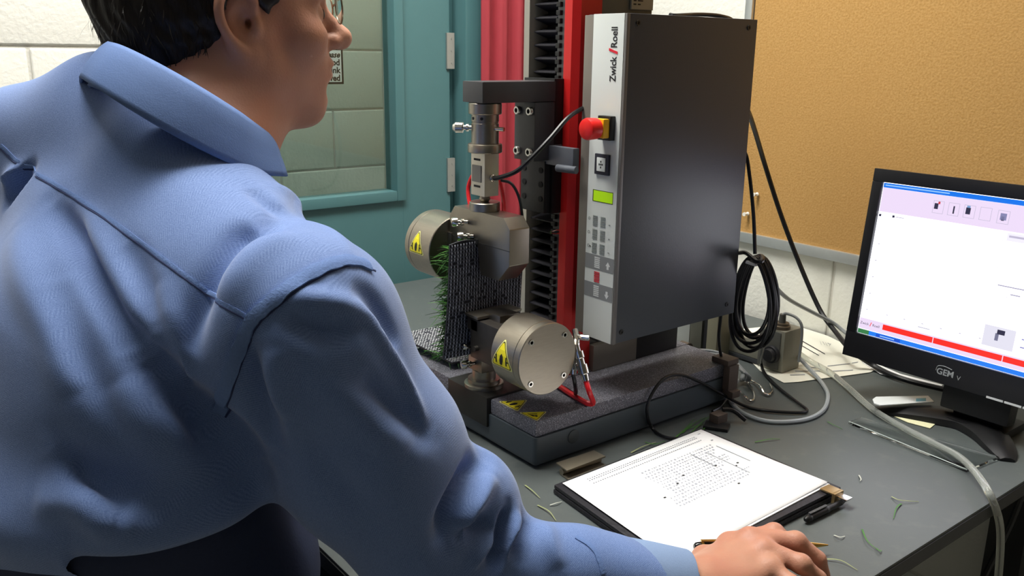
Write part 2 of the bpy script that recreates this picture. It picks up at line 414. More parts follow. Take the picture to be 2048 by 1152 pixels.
g = MB()
g.box(KX1 + 0.001, BX1 - 0.002, BY0 + 0.002, BY1 - 0.002, 0.049, ZG, 0.004)
g.box(BX0 + 0.002, KX0 - 0.001, BY0 + 0.002, BY1 - 0.002, 0.049, ZG, 0.004)
g.box(KX0 - 0.001, KX1 + 0.001, 0.80, BY1 - 0.002, 0.049, ZG, 0.0)
g.build('speckled_plate', M_gran, tm, True)
MB().box(KX0, KX1, BY0 - 0.004, 0.799, 0.028, ZG + 0.002, 0.0015).build('mounting_block', M_burn, tm, True)
MB().lathe((BX1 - 0.001, 0.787, 0.033), (1, 0, 0), [(0, 0.0105), (0.002, 0.0105), (0.0025, 0.009)], 24).build('plug', mat('plug grey', (50, 56, 60), 0.5), tm, True)

# warning stickers
M_yel_edge = mat('sticker pale edge', (235, 232, 150), 0.5)
def tri_pts(k, r=0.12, n=4):
    """rounded equilateral triangle in the unit plane, base at y=0, apex at y=0.866, scaled about its centre by k"""
    c = Vector((0.5, 0.289)); P = [Vector((0, 0)), Vector((1, 0)), Vector((0.5, 0.866))]; out = []
    for i in range(3):
        a, b, d = P[i - 1], P[i], P[(i + 1) % 3]
        p = b + (a - b) * r; q = b + (d - b) * r
        for j in range(n + 1):
            t = j / n; out.append(c + ((p * (1 - t) ** 2 + b * 2 * t * (1 - t) + q * t * t) - c) * k)
    return out
def sticker(parent, mapf, kind=0):
    """flat warning triangle: pale edge, black line, yellow field and a crush pictogram; mapf maps the unit plane to space with a height"""
    def poly(name, pts, h, m, par):
        f = []
        # subdivide so that the sticker follows curved metal
        bm = bmesh.new(); vs = [bm.verts.new((p[0], p[1], 0)) for p in pts]; bm.faces.new(vs)
        bmesh.ops.triangulate(bm, faces=bm.faces)
        bmesh.ops.subdivide_edges(bm, edges=bm.edges, cuts=3, use_grid_fill=True)
        b = MB(); bm.verts.index_update()
        b.add([mapf(v.co.x, v.co.y, h) for v in bm.verts], [[v.index for v in ff.verts] for ff in bm.faces]); bm.free()
        return b.build(name, m, par)
    s_ = poly('warning_sticker', tri_pts(1.0), 0.0003, M_yel_edge, parent)
    poly('sticker_line', tri_pts(0.90), 0.0005, mat('sticker dark line', (70, 66, 10), 0.5), s_)
    poly('sticker_field', tri_pts(0.82), 0.0007, M_yellow, s_)
    if kind == 0:
        shapes = [[(0.25, .12), (0.30, .12), (0.30, .36), (0.25, .36)], [(0.69, .12), (0.74, .12), (0.74, .36), (0.69, .36)],
                  [(0.44, .10), (0.52, .10), (0.57, .22), (0.57, .34), (0.51, .42), (0.44, .34), (0.42, .22)],
                  [(0.17, .23), (0.24, .20), (0.24, .27)], [(0.82, .23), (0.75, .20), (0.75, .27)]]
    else:
        shapes = [[(0.30, .14), (0.36, .14), (0.54, .40), (0.48, .42)], [(0.40, .14), (0.60, .14), (0.64, .22), (0.52, .24)],
                  [(0.56, .24), (0.70, .20), (0.72, .26), (0.60, .34)]]
    for sh in shapes: poly('pictogram', sh, 0.0009, M_ink, s_)
def flat_map(o, ex, ey):
    o, ex, ey = Vector(o), Vector(ex), Vector(ey); n = ex.cross(ey).normalized()
    if n.z < 0: n = -n
    return lambda x, y, h: o + ex * x + ey * y + n * h
for (o, e1, e2) in (((-0.951, 0.721), (-0.904, 0.721), (-0.930, 0.760)), ((-0.901, 0.720), (-0.862, 0.722), (-0.880, 0.755))):
    o = Vector((o[0], o[1], ZG)); e1 = Vector((e1[0], e1[1], ZG)); e2 = Vector((e2[0], e2[1], ZG)); ex = e1 - o; ey = (e2 - (o + e1) / 2) / 0.866
    sticker(tm, flat_map(o, ex, ey), 0 if o.x < -0.93 else 1)

# column: red side channel, light left strip, dark guide with bellows
ZTOP = 0.92
M_strip = mat('column grey strip', (168, 165, 155), 0.45, 0.3)
CYF = 0.868
MB().prism([(-0.994, CYF, ZG), (-0.978, CYF, ZG), (-0.970, CYF + 0.010, ZG), (-0.970, 0.918, ZG), (-0.985, 0.918, ZG), (-0.994, 0.90, ZG)], (0, 0, ZTOP - ZG)).build('red_side_channel', M_red, tm)
MB().box(-1.080, -1.067, CYF - 0.006, 0.93, ZG, ZTOP, 0.001).build('left_strip', M_strip, tm)
MB().box(-1.066, -0.986, 0.905, 0.975, ZG, ZTOP).build('column_core', mat('column core black', (26, 26, 28), 0.6), tm)  # plain black core behind the bellows
M_colgrey = mat('column rear grey', (92, 92, 86), 0.45, 0.3)
MB().box(-1.07, -0.972, 0.9185, 1.024, 0.115, ZTOP, 0.002).build('rear_column', M_colgrey, tm, True)
MB().box(-1.085, -0.960, 0.918, 1.016, ZG, 0.115, 0.001).build('column_foot', mat('foot steel grey', (126, 120, 110), 0.4, 0.5), tm, True)
MB().box(-1.085, -0.962, 1.018, 1.118, ZG, 0.16, 0.002).build('drive_housing', M_black, tm, True)
# toothed cover strip right of the bellows
MB().box(-1.0135, -0.9945, CYF + 0.004, 0.91, ZG, ZTOP, 0.001).build('guide_strip', mat('guide strip grey', (96, 96, 98), 0.4, 0.5), tm)
lk = MB().box(-0.0045, 0.0045, -0.004, 0.003, -0.0035, 0.0035, 0.0012)
lme = bpy.data.meshes.new('chain_link'); lme.from_pydata(lk.v, [], lk.f); lme.materials.append(M_black)
z = ZG + 0.008
while z < ZTOP - 0.005:
    o = bpy.data.objects.new('chain_link', lme); COL.objects.link(o); o.parent = tm; o.matrix_parent_inverse = parent_world(tm).inverted()
    o.location = (-1.008, CYF + 0.003, z); z += 0.0115
# bellows folds, each a wedge
M_bel = mat('black bellows cloth', (38, 37, 44), 0.6, noise=0.1, scale=50)
bel = MB().box(-1.066, -1.0145, 0.897, 0.906, ZG + 0.002, ZTOP).build('bellows', M_black, tm)
fb = MB(); hw = 0.0257; p = 0.0185
fb.add([(-hw, 0.018, -p / 2), (hw, 0.018, -p / 2), (hw, -0.012, 0), (-hw, -0.012, 0), (hw, 0.018, p / 2 - 0.001), (-hw, 0.018, p / 2 - 0.001), (hw, -0.012, 0.0015), (-hw, -0.012, 0.0015)],
       [(0, 1, 2, 3), (3, 2, 6, 7), (7, 6, 4, 5), (1, 4, 6, 2), (0, 3, 7, 5), (0, 5, 4, 1)])
fme = bpy.data.meshes.new('bellows_fold'); fme.from_pydata(fb.v, [], fb.f); fme.materials.append(M_bel)
def folds(z0, z1, pitch):
    z = z0
    while z < z1:
        o = bpy.data.objects.new('fold', fme); COL.objects.link(o); o.parent = bel
        o.location = (-1.0403, 0.883, z); o.scale = (1, 1, pitch / p); z += pitch
folds(0.10, 0.325, 0.0175); folds(0.535, ZTOP - 0.01, 0.0195)

# crosshead
M_cross = mat('crosshead grey paint', (62, 62, 65), 0.40, noise=0.05, scale=80, bump=0.02)
CX_0, CX_1 = -1.037, -0.989
ch = MB().box(CX_0, CX_1, 0.719, 0.850, 0.496, 0.525, 0.002).build('crosshead', M_cross, tm, True)
MB().box(CX_0 + 0.0005, CX_1 - 0.0005, 0.812, 0.8495, 0.411, 0.4955, 0.0015).build('bolt_plate', M_cross, ch, True)
MB().box(-1.062, -0.992, 0.850, 0.869, 0.330, 0.528, 0.001).build('carriage', M_black, ch, True)
cl = MB().box(-1.052, -0.996, 0.838, 0.8495, 0.331, 0.409, 0.001)
cp = cl.build('carriage_plate', mat('carriage plate black', (40, 40, 42), 0.45, 0.2), ch, True)
for x in (-1.047, -1.008):
    for z in (0.395, 0.374, 0.352): MB().cyl((x + .004, 0.8382, z), (x + .004, 0.8368, z), 0.0045, 14).build('bolt_hole', mat('hole black', (8, 8, 9), 0.8), ch)
M_bolt = mat('zinc bolt', (205, 205, 200), 0.3, 0.9)
for (x, z) in ((-1.027, 0.4825), (-0.9985, 0.4825), (-1.027, 0.424), (-0.9985, 0.424)):
    bo = MB().lathe((x, 0.812, z), (0, -1, 0), [(0, 0.0062), (0.004, 0.0062), (0.005, 0.0055), (0.005, 0.0034), (0.0025, 0.0034)], 20).build('bolt', M_bolt, ch, True)
    MB().cyl((x, 0.8095, z), (x, 0.8092, z), 0.0034, 6).build('socket', M_ink, bo)
# fixing bracket between column and cabinet
M_brk = mat('bracket grey', (92, 96, 104), 0.4, 0.2)
bk = MB().box(-1.004, -0.990, 0.852, 0.866, 0.405, 0.433, 0.001).box(-1.004, -0.936, 0.840, 0.852, 0.405, 0.433, 0.0015)
bk.build('bracket', M_brk, tm, True)
MB().cyl((-0.965, 0.836, 0.403), (-0.930, 0.842, 0.403), 0.0055, 14).build('bracket_roller', M_brk, tm, True)
for z in (0.302,): MB().lathe((-0.990, 0.862, z), (0, -1, 0), [(0, 0.004), (0.006, 0.004), (0.010, 0.0025), (0.014, 0.0025)], 12).build('limit_knob', M_chrome, tm, True)
# rating plate at the rear of the column
lp = MB().box(-0.9715, -0.9685, 0.976, 1.022, 0.628, 0.75, 0.0005).build('rating_plate', mat('rating plate', (146, 146, 140), 0.45, 0.4), tm)
for i in range(8):
    for (a, b_) in ((0.980, 0.986), (0.989, 0.989 + 0.006 + 0.012 * ((i * 7) % 5) / 5)):
        MB().box(-0.9685, -0.9683, a, b_, 0.6345 + i * 0.0052, 0.6365 + i * 0.0052).build('print_line', M_ink, lp)

# ------------------------------------------------------------------ control cabinet
cc = thing('control_cabinet', 'dark grey control cabinet with a white keypad front on the testing machine', 'cabinet', (-0.9, 0.99, 0.157))
QX0, QX1, QY0, QY1, QZ0, QZ1 = -0.939, -0.858, 0.861, 1.132, 0.158, 0.616
M_cab = mat('anthracite powder coat', (63, 67, 74), 0.36, noise=0.03, scale=400, bump=0.03)
MB().box(QX0 + 0.001, QX1, QY0 + 0.002, QY1, QZ0, QZ1, 0.0015).build('side_cover', M_cab, cc, True)
M_taupe = mat('taupe side strip', (132, 126, 118), 0.45, 0.2)
MB().box(QX0 - 0.001, QX0 + 0.0165, QY0 - 0.003, QY0 + 0.0025, QZ0 + 0.001, QZ1 - 0.001, 0.0008).build('side_strip', M_taupe, cc, True)
M_panel = mat('light grey panel foil', (214, 219, 216), 0.45)
PX0, PX1 = QX0 + 0.017, QX1 - 0.0045
fp = MB().box(PX0, PX1, QY0 - 0.0035, QY0 + 0.0025, QZ0 - 0.001, QZ1, 0.0006).build('front_panel', M_panel, cc, True)
MB().box(PX1 + 0.0002, QX1, QY0 - 0.003, QY0 + 0.003, QZ0 - 0.001, QZ1, 0.001).build('corner_edge', mat('cabinet edge grey', (110, 108, 106), 0.4, 0.2), cc, True)
YF = QY0 - 0.0036
def pz(px, py): return at(px, py, 1, YF)
def rect(name, x0, x1, z0, z1, m, par, h=0.0004): return MB().box(x0, x1, YF - h, YF + 0.0002, z0, z1).build(name, m, par)
# display, bands, key symbols
q = pz(1187, 379); r_ = pz(1225, 408)
rect('display_window', q.x - 0.001, r_.x + 0.0005, r_.z - 0.001, q.z + 0.0005, mat('display frame', (70, 80, 40), 0.4), fp, 0.0003)
rect('display', q.x + 0.001, r_.x, r_.z, q.z - 0.0005, mat('green lcd', (158, 204, 16), 0.35, emit=0.35), fp, 0.0006)
M_band = mat('mid grey band', (128, 130, 132), 0.5)
for (za, zb, x0) in ((0.2835, 0.262, PX0), (0.2415, 0.2195, PX0)):
    rect('grey_band', x0 + 0.0005, PX1 - 0.0005, zb, za, M_band, fp)
M_key = mat('key print grey', (128, 134, 132), 0.6); M_keyw = mat('key print light', (205, 208, 208), 0.6); M_keyr = mat('key print red', (190, 50, 60), 0.6)
def keygroup(xc, zc, m, w_=0.0095, h_=0.0155):
    b = MB(); n = 6
    for i in range(n):
        z = zc - h_ / 2 + i * h_ / n
        b.box(xc - w_ / 2, xc + w_ / 2, YF - 0.0007, YF - 0.0002, z, z + h_ / n * 0.62)
    b.build('key', m, fp)
for zi in (0.3335, 0.3135, 0.2935):
    for xi in (-0.9035, -0.8875): keygroup(xi, zi, M_key)
    text_mesh('key_symbol', 'o', 0.010, (-0.9185, YF - 0.0004, zi - 0.001), (1, 0, 0), (0, 0, 1), M_key, fp, 0.0002)
    text_mesh('key_symbol', '-', 0.014, (-0.876, YF - 0.0004, zi - 0.006), (1, 0, 0), (0, 0, 1), M_key, fp, 0.0002)
keygroup(-0.896, 0.273, M_keyw, 0.011, 0.017); keygroup(-0.896, 0.2515, M_keyr, 0.011, 0.0165); keygroup(-0.896, 0.2305, M_keyw, 0.011, 0.017)
def arrow(xc, zc, up, m):
    s_ = 1 if up else -1
    MB().prism([(xc, YF - 0.0003, zc + s_ * 0.006), (xc - 0.0045, YF - 0.0003, zc), (xc - 0.002, YF - 0.0003, zc), (xc - 0.002, YF - 0.0003, zc - s_ * 0.005), (xc + 0.002, YF - 0.0003, zc - s_ * 0.005), (xc + 0.002, YF - 0.0003, zc), (xc + 0.0045, YF - 0.0003, zc)], (0, -0.0003, 0)).build('arrow_symbol', m, fp)
arrow(-0.874, 0.271, True, M_keyw); arrow(-0.874, 0.2285, False, M_keyw)
MB().lathe((-0.912, YF, 0.2945), (0, -1, 0), [(0, 0.0012), (0.0008, 0.0012)], 10).build('indicator', M_chrome, fp)
# maker's lettering running up the panel
xl = -0.8745
text_mesh('lettering', 'Zwick', 0.0165, (xl, YF, 0.5275), (0, 0, 1), (-1, 0, 0), M_ink, fp, 0.0003, width=0.0335, bold=0.0003)
text_mesh('lettering', 'Roell', 0.0165, (xl, YF, 0.5715), (0, 0, 1), (-1, 0, 0), M_ink, fp, 0.0003, width=0.0265, bold=0.0003)
MB().prism([(xl + 0.002, YF - 0.0003, 0.5635), (xl + 0.002, YF - 0.0003, 0.5668), (xl - 0.0145, YF - 0.0003, 0.5715), (xl - 0.0145, YF - 0.0003, 0.5680)], (0, -0.0003, 0)).build('red_slash', mat('logo red', (222, 30, 52), 0.5), fp)
# emergency stop
ez = 0.4655; ex = -0.8835
es = MB().box(ex - 0.0125, ex + 0.0125, YF - 0.010, YF, ez - 0.0165, ez + 0.0165, 0.0015).build('stop_housing', M_black, cc, True)
MB().box(ex - 0.0115, ex + 0.0115, YF - 0.0215, YF - 0.0102, ez - 0.013, ez + 0.013, 0.002).build('yellow_collar', mat('stop yellow', (240, 184, 20), 0.4), es, True)
MB().lathe((ex, YF - 0.0217, ez), (0, -1, 0), [(0, 0.011), (0.003, 0.0142), (0.018, 0.0150), (0.0215, 0.0138), (0.0232, 0.010), (0.0236, 0.0)], 32, False).build('mushroom_button', mat('stop red', (222, 30, 28), 0.35), es, True)
# square on/off button
bz = 0.4145; bx = -0.8915
sb = MB().box(bx - 0.014, bx + 0.014, YF - 0.004, YF, bz - 0.0145, bz + 0.0145, 0.001).build('push_button', mat('button bezel', (38, 40, 52), 0.4), cc, True)
MB().box(bx - 0.0085, bx + 0.0085, YF - 0.0052, YF - 0.004, bz - 0.0095, bz + 0.0095, 0.0008).build('button_cap', M_panel, sb, True)
for (u, v_) in ((-.003, 0), (.003, 0), (0, .004), (0, -.004), (0, 0)): MB().box(bx + u - .001, bx + u + .001, YF - 0.0055, YF - 0.0052, bz + v_ - .0013, bz + v_ + .0013).build('button_symbol', M_ink, sb)
for (y, z) in ((QY0 + 0.017, QZ1 - 0.012), (QY1 - 0.020, QZ1 - 0.012), (QY0 + 0.013, QZ0 + 0.016), (QY1 - 0.020, QZ0 + 0.018)):
    MB().lathe((QX1, y, z), (1, 0, 0), [(0, 0.0040), (0.0012, 0.0036), (0.0012, 0.0018), (0.0004, 0.0018)], 14).build('screw', M_black, cc, True)
MB().box(-0.92, -0.90, 0.87, 0.89, 0.148, 0.158).build('bottom_spigot', M_black, cc)

# ------------------------------------------------------------------ load cell string
lc = thing('load_cell', 'stacked steel load cell hanging under the crosshead arm', 'load cell', (AX, AY, 0.335))
A3 = lambda z: (AX, AY, z)
MB().lathe(A3(0.480), (0, 0, 1), [(0, 0.0225), (0.001, 0.0235), (0.0145, 0.0235), (0.0155, 0.0225)], 40).build('top_flange', M_steel2, lc, True)
MB().lathe(A3(0.441), (0, 0, 1), [(0, 0.0195), (0.026, 0.0195), (0.0265, 0.0188), (0.0285, 0.0188), (0.029, 0.0195), (0.0395, 0.0195)], 40).build('adapter_body', M_steel2, lc, True)
for a in (-150, -95, -50): 
    ca, sa = math.cos(math.radians(a)), math.sin(math.radians(a))
    MB().cyl((AX + ca * 0.0188, AY + sa * 0.0188, 0.4745), (AX + ca * 0.0199, AY + sa * 0.0199, 0.4745), 0.0022, 10).build('pin_hole', M_ink, lc)
MB().lathe(A3(0.4265), (0, 0, 1), [(0, 0.0235), (0.001, 0.0245), (0.011, 0.0245), (0.0125, 0.0235), (0.0125, 0.0195), (0.0145, 0.0195)], 40).build('lower_flange', M_steel2, lc, True)
kd = Vector((-0.72, -0.69, 0))
k0 = Vector(A3(0.4605))
MB().lathe(k0 + kd * 0.018, kd, [(0, 0.0035), (0.006, 0.0035), (0.006, 0.0055), (0.009, 0.0055), (0.009, 0.0035), (0.013, 0.0035), (0.014, 0.0075), (0.024, 0.0078), (0.028, 0.005), (0.029, 0)], 20, False).build('clamp_knob', M_chrome, lc, True)
MB().cyl(k0 + V(0.018, 0.004, 0), k0 + V(0.031, 0.010, 0), 0.003, 12).build('locking_pin', M_chrome, lc, True)
ce = MB().box(AX - 0.0165, AX + 0.0165, AY - 0.0125, AY + 0.0125, 0.3655, 0.4263, 0.001).build('strain_body', mat('satin cell steel', (196, 190, 178), 0.4, 0.85, noise=0.05, scale=150), lc, True)
yf = AY - 0.0127
M_slot = mat('slot shadow', (20, 20, 20), 0.7)
for z in (0.4155, 0.3775): MB().box(AX - 0.009, AX + 0.006, yf - 0.0004, yf + 0.0004, z, z + 0.003).build('slot', M_slot, ce)
MB().box(AX - 0.013, AX + 0.009, yf - 0.001, yf + 0.0004, 0.385, 0.409, 0.0008).build('name_plate', mat('cell plate', (116, 114, 110), 0.45, 0.5), ce)
MB().lathe((AX + 0.0165, AY, 0.392), (1, -0.1, 0), [(0, 0.005), (0.004, 0.005), (0.005, 0.004), (0.008, 0.004)], 16).build('cable_gland', M_chrome, ce, True)
MB().lathe(A3(0.356), (0, 0, 1), [(0, 0.006), (0.004, 0.0085), (0.010, 0.006)], 18).build('ball_joint', M_steel2, lc, True)

# ------------------------------------------------------------------ pneumatic grips
M_jaw = mat('grip steel', (146, 139, 128), 0.34, 1.0, noise=0.08, scale=50, bump=0.015)
M_jawdk = mat('worn jaw steel', (84, 80, 76), 0.45, 0.8, noise=0.2, scale=45)
def cyl_map(xc, yc, zc, r, ang0, size, base_x):
    """wrap a sticker on a cylinder lying along x: unit x runs along +x, unit y round the cylinder"""
    def f(x, y, h):
        a = ang0 - y * size / r
        return Vector((base_x + x * size, yc + math.cos(a) * (r + h), zc + math.sin(a) * (r + h)))
    return f
def grip(label, up):
    zc = 0.2975 if up else 0.160; s_ = -1 if up else 1
    t = thing('pneumatic_grip', label, 'grip', (AX, AY, 0.35 if up else ZG), 'grips of the testing machine')
    ys0, ys1 = AY - 0.016, AY + 0.019
    def o(xa, za): return Vector((AX + s_ * -1 * xa, ys0, zc + za if up else zc - za))
    octo = [(-0.067, 0.030), (-0.054, 0.046), (0.066, 0.046), (0.080, 0.031), (0.080, -0.020), (0.055, -0.046), (0.012, -0.046), (0.004, -0.002), (-0.012, -0.002), (-0.020, -0.040), (-0.067, -0.040)]
    if not up: octo = [(-0.060, 0.030), (-0.050, 0.040), (0.050, 0.040), (0.060, 0.030), (0.060, -0.012), (0.050, -0.020), (0.012, -0.046), (0.004, -0.002), (-0.012, -0.002), (-0.020, -0.040), (-0.060, -0.040)]
    bdy = MB().prism([o(a, b_) for a, b_ in octo], (0, ys1 - ys0, 0), 0.0012).build('jaw_body', M_jaw, t, True)
    # split line and inner jaw plates
    cx0 = AX + s_ * 0.086; cx1 = AX + s_ * 0.148
    if up: cx0 = AX - 0.070; cx1 = AX - 0.140
    r = 0.0515; zcy = zc - 0.025 if up else zc - 0.002
    L = abs(cx1 - cx0); d = V(1 if cx1 > cx0 else -1, 0, 0)
    cy = MB().lathe((cx0, AY, zcy), d, [(0, r - 0.001), (0.001, r), (L - 0.013, r), (L - 0.0125, r - 0.0006), (L - 0.0115, r - 0.0006), (L - 0.011, r), (L - 0.001, r), (L, r - 0.001)], 64).build('air_cylinder', M_steel, t, True)
    for a in (45, 135, 225, 315):
        p = Vector((cx1, AY + math.cos(math.radians(a)) * 0.042, zcy + math.sin(math.radians(a)) * 0.042))
        bo = MB().lathe(p - d * 0.001, d, [(0, 0.0042), (0.0022, 0.0042), (0.0022, 0.0024), (0.001, 0.0024)], 14).build('screw', M_chrome, cy, True)
    # warning sticker on the curved side
    ang = math.radians(168 if up else 172)
    size = 0.044 if up else 0.050
    bx = (min(cx0, cx1) + (0.012 if up else 0.000))
    sticker(cy, cyl_map(0, AY, zcy, r, ang + 0.866 * size / r * 0.45 + 0.0, size, bx) if False else
            (lambda x, y, h: Vector((bx + x * size, AY + math.cos(ang - (y - 0.4) * size / r) * (r + h), zcy + math.sin(ang - (y - 0.4) * size / r) * (r + h)))))
    return t, bdy, cy, zc, cx1, zcy
gu, gub, guc, zu, cu1, zuc = grip('upper steel pneumatic grip with its round cylinder towards the teal door', True)
gl, glb, glc, zl, cl1, zlc = grip('lower steel pneumatic grip with its round cylinder facing the monitor', False)
# upper: puck, thumb screws, split line, jaw face
MB().lathe((AX, AY, zu + 0.046), (0, 0, 1), [(0, 0.0215), (0.0005, 0.0222), (0.0115, 0.0222), (0.0125, 0.021)], 40).build('mounting_puck', M_steel2, gu, True)
def thumb(parent, p, d, sc=1.0):
    MB().lathe(p, d, [(0, 0.0035 * sc), (0.007 * sc, 0.0035 * sc), (0.007 * sc, 0.006 * sc), (0.011 * sc, 0.0065 * sc), (0.013 * sc, 0.004 * sc), (0.018 * sc, 0.004 * sc), (0.018 * sc, 0.0085 * sc), (0.026 * sc, 0.0085 * sc), (0.028 * sc, 0.0075 * sc)], 20).build('thumb_screw', M_chrome, parent, True)
thumb(gu, (AX - 0.020, AY - 0.016, zu + 0.027), (-0.45, -0.9, 0.0), 0.85)
thumb(gu, (AX - 0.006, AY - 0.016, zu + 0.008), (-0.45, -0.9, 0.0), 0.85)
MB().box(AX - 0.080, AX - 0.060, AY - 0.018, AY + 0.018, zu - 0.015, zu + 0.004, 0.001).build('jaw_carrier', M_jaw, gu, True)
MB().box(AX - 0.066, AX + 0.0805, AY - 0.0164, AY - 0.0158, zu + 0.0005, zu + 0.0013).build('split_line', M_slot, gu)
MB().box(AX - 0.014, AX + 0.006, AY - 0.0168, AY - 0.012, zu - 0.002, zu + 0.005).build('jaw_slot', M_slot, gu)
MB().box(AX + 0.0045, AX + 0.011, AY - 0.060, AY + 0.06, zu - 0.030, zu + 0.000, 0.001).build('jaw_plate', M_jawdk, gu, True) if False else None
# lower: mount, rail, thumb screws, fittings
MB().lathe((AX, AY, ZG + 0.002), (0, 0, 1), [(0, 0.030), (0.005, 0.030), (0.006, 0.028), (0.006, 0.0245), (0.012, 0.0245), (0.012, 0.018), (0.026, 0.018)], 40).build('mount', M_steel2, gl, True)
MB().box(AX - 0.018, AX + 0.016, AY - 0.016, AY + 0.016, 0.100, 0.122, 0.001).build('neck_block', M_jaw, gl, True)
MB().box(AX + 0.004, AX + 0.030, AY - 0.034, AY + 0.040, zl + 0.012, zl + 0.032, 0.001).build('jaw_plate', M_jawdk, gl, True)
MB().box(AX + 0.002, AX + 0.034, AY - 0.037, AY + 0.044, zl + 0.032, zl + 0.036, 0.001).build('jaw_rail', M_steel2, gl, True)
MB().box(AX + 0.012, AX + 0.087, AY - 0.034, AY + 0.034, zl - 0.030, zl + 0.030, 0.002).build('piston_block', M_jawdk, gl, True)
thumb(gl, (AX - 0.002, AY - 0.016, 0.1115), (-0.35, -0.93, -0.05), 0.75)
thumb(gl, (AX + 0.004, AY - 0.024, zl - 0.020), (-0.3, -0.95, 0.2), 0.55)
MB().lathe((AX + 0.030, AY - 0.030, zl - 0.012), (0, -1, 0), [(0, 0.004), (0.010, 0.004)], 10).build('guide_pin', M_jawdk, gl, True)
# pneumatic fittings at the far rim of the lower cylinder
f0 = Vector((-0.895, AY + 0.050, zlc - 0.012))
MB().lathe(f0, (0.2, 1, 0), [(0, 0.006), (0.010, 0.006), (0.010, 0.0075), (0.016, 0.0075), (0.016, 0.005), (0.022, 0.005)], 16).build('fitting', M_chrome, glc, True)
def fitting(name, pts, parent):
    p, q_ = Vector(pts[0]), Vector(pts[1]); L = (q_ - p).length
    MB().lathe(p, q_ - p, [(0, 0.004), (L * .18, 0.004), (L * .18, 0.0072), (L * .36, 0.0072), (L * .38, 0.0056), (L * .55, 0.0056), (L * .55, 0.0078), (L * .80, 0.0078), (L * .82, 0.0056), (L, 0.0050)], 18).build(name, M_chrome, parent, True)
fA = at(1153, 690, 1, 0.800); fB = at(1172, 762, 1, 0.800)
fitting('quick_coupling', (fA, fB), gl)
fC = at(1147, 700, 1, 0.80); fD = at(1146, 748, 1, 0.795)
fitting('quick_coupling', (fC, fD), gl)
MB().tube([at(1150, 668, 1, 0.81), at(1160, 674, 1, 0.808), at(1178, 676, 1, 0.815)], 0.0042, 10, 4).build('elbow_fitting', M_chrome, gl, True)
MB().tube([at(1150, 660, 1, 0.81), at(1153, 676, 1, 0.805), at(1153, 692, 1, 0.80)], 0.0045, 10, 4).build('elbow_fitting', M_chrome, gl, True)

# ------------------------------------------------------------------ artificial turf held in the grips
def backing_material():
    m = bpy.data.materials.new('woven turf backing'); m.use_nodes = True; nt = m.node_tree; b = nt.nodes['Principled BSDF']
    b.inputs['Base Color'].default_value = lin((52, 53, 60)) + (1,); b.inputs['Roughness'].default_value = 0.6
    return m
M_back = mat('black woven turf backing', (40, 41, 48), 0.65, noise=0.25, scale=300, bump=0.4)
M_stitch = mat('pale backing stitches', (172, 178, 190), 0.6, noise=0.25, scale=200)
M_weft = mat('grey backing weft', (92, 95, 106), 0.6, noise=0.25, scale=200)
M_grass = mat('green plastic grass', (62, 116, 38), 0.5, noise=0.35, scale=90)
M_grass2 = mat('dark green plastic grass', (34, 78, 24), 0.5, noise=0.3, scale=90)
ts = thing('turf_specimen', 'strip of artificial turf with black woven back clamped upright in the grips', 'turf', (AX, AY, 0.12))
SX = AX - 0.002
def spt(u, w_, off=0.0):
    """u across the strip 0..1, w up the strip 0..1"""
    y = 0.678 + 0.140 * u - 0.010 * (1 - w_) * (1 - u) * 0.6
    z = 0.128 + 0.172 * w_
    bow = 0.004 * math.sin(u * 5.0 + 1.5 * w_) + 0.006 * math.sin(math.pi * w_) * (0.5 - u) - 0.006 * (1 - w_)
    return Vector((SX + bow + off, y, z))
def topcut(u): return 1.0 + 0.02 * math.sin(u * 9)
def strip_mesh(off0, off1, nu=40, nw=40):
    b = MB(); vs = []; fs = []
    for j in range(nw + 1):
        for i in range(nu + 1):
            u = i / nu; w_ = j / nw * topcut(u); vs += [spt(u, w_, off0), spt(u, w_, off1)]
    def ix(i, j, k): return (j * (nu + 1) + i) * 2 + k
    for j in range(nw):
        for i in range(nu):
            fs.append((ix(i, j, 0), ix(i + 1, j, 0), ix(i + 1, j + 1, 0), ix(i, j + 1, 0)))
            fs.append((ix(i, j, 1), ix(i, j + 1, 1), ix(i + 1, j + 1, 1), ix(i + 1, j, 1)))
    for i in range(nu):
        fs.append((ix(i, 0, 0), ix(i, 0, 1), ix(i + 1, 0, 1), ix(i + 1, 0, 0))); fs.append((ix(i, nw, 0), ix(i + 1, nw, 0), ix(i + 1, nw, 1), ix(i, nw, 1)))
    for j in range(nw):
        fs.append((ix(0, j, 0), ix(0, j + 1, 0), ix(0, j + 1, 1), ix(0, j, 1))); fs.append((ix(nu, j, 0), ix(nu, j, 1), ix(nu, j + 1, 1), ix(nu, j + 1, 0)))
    return b.add(vs, fs)
strip_mesh(-0.0015, 0.0015).build('backing', M_back, ts, True)
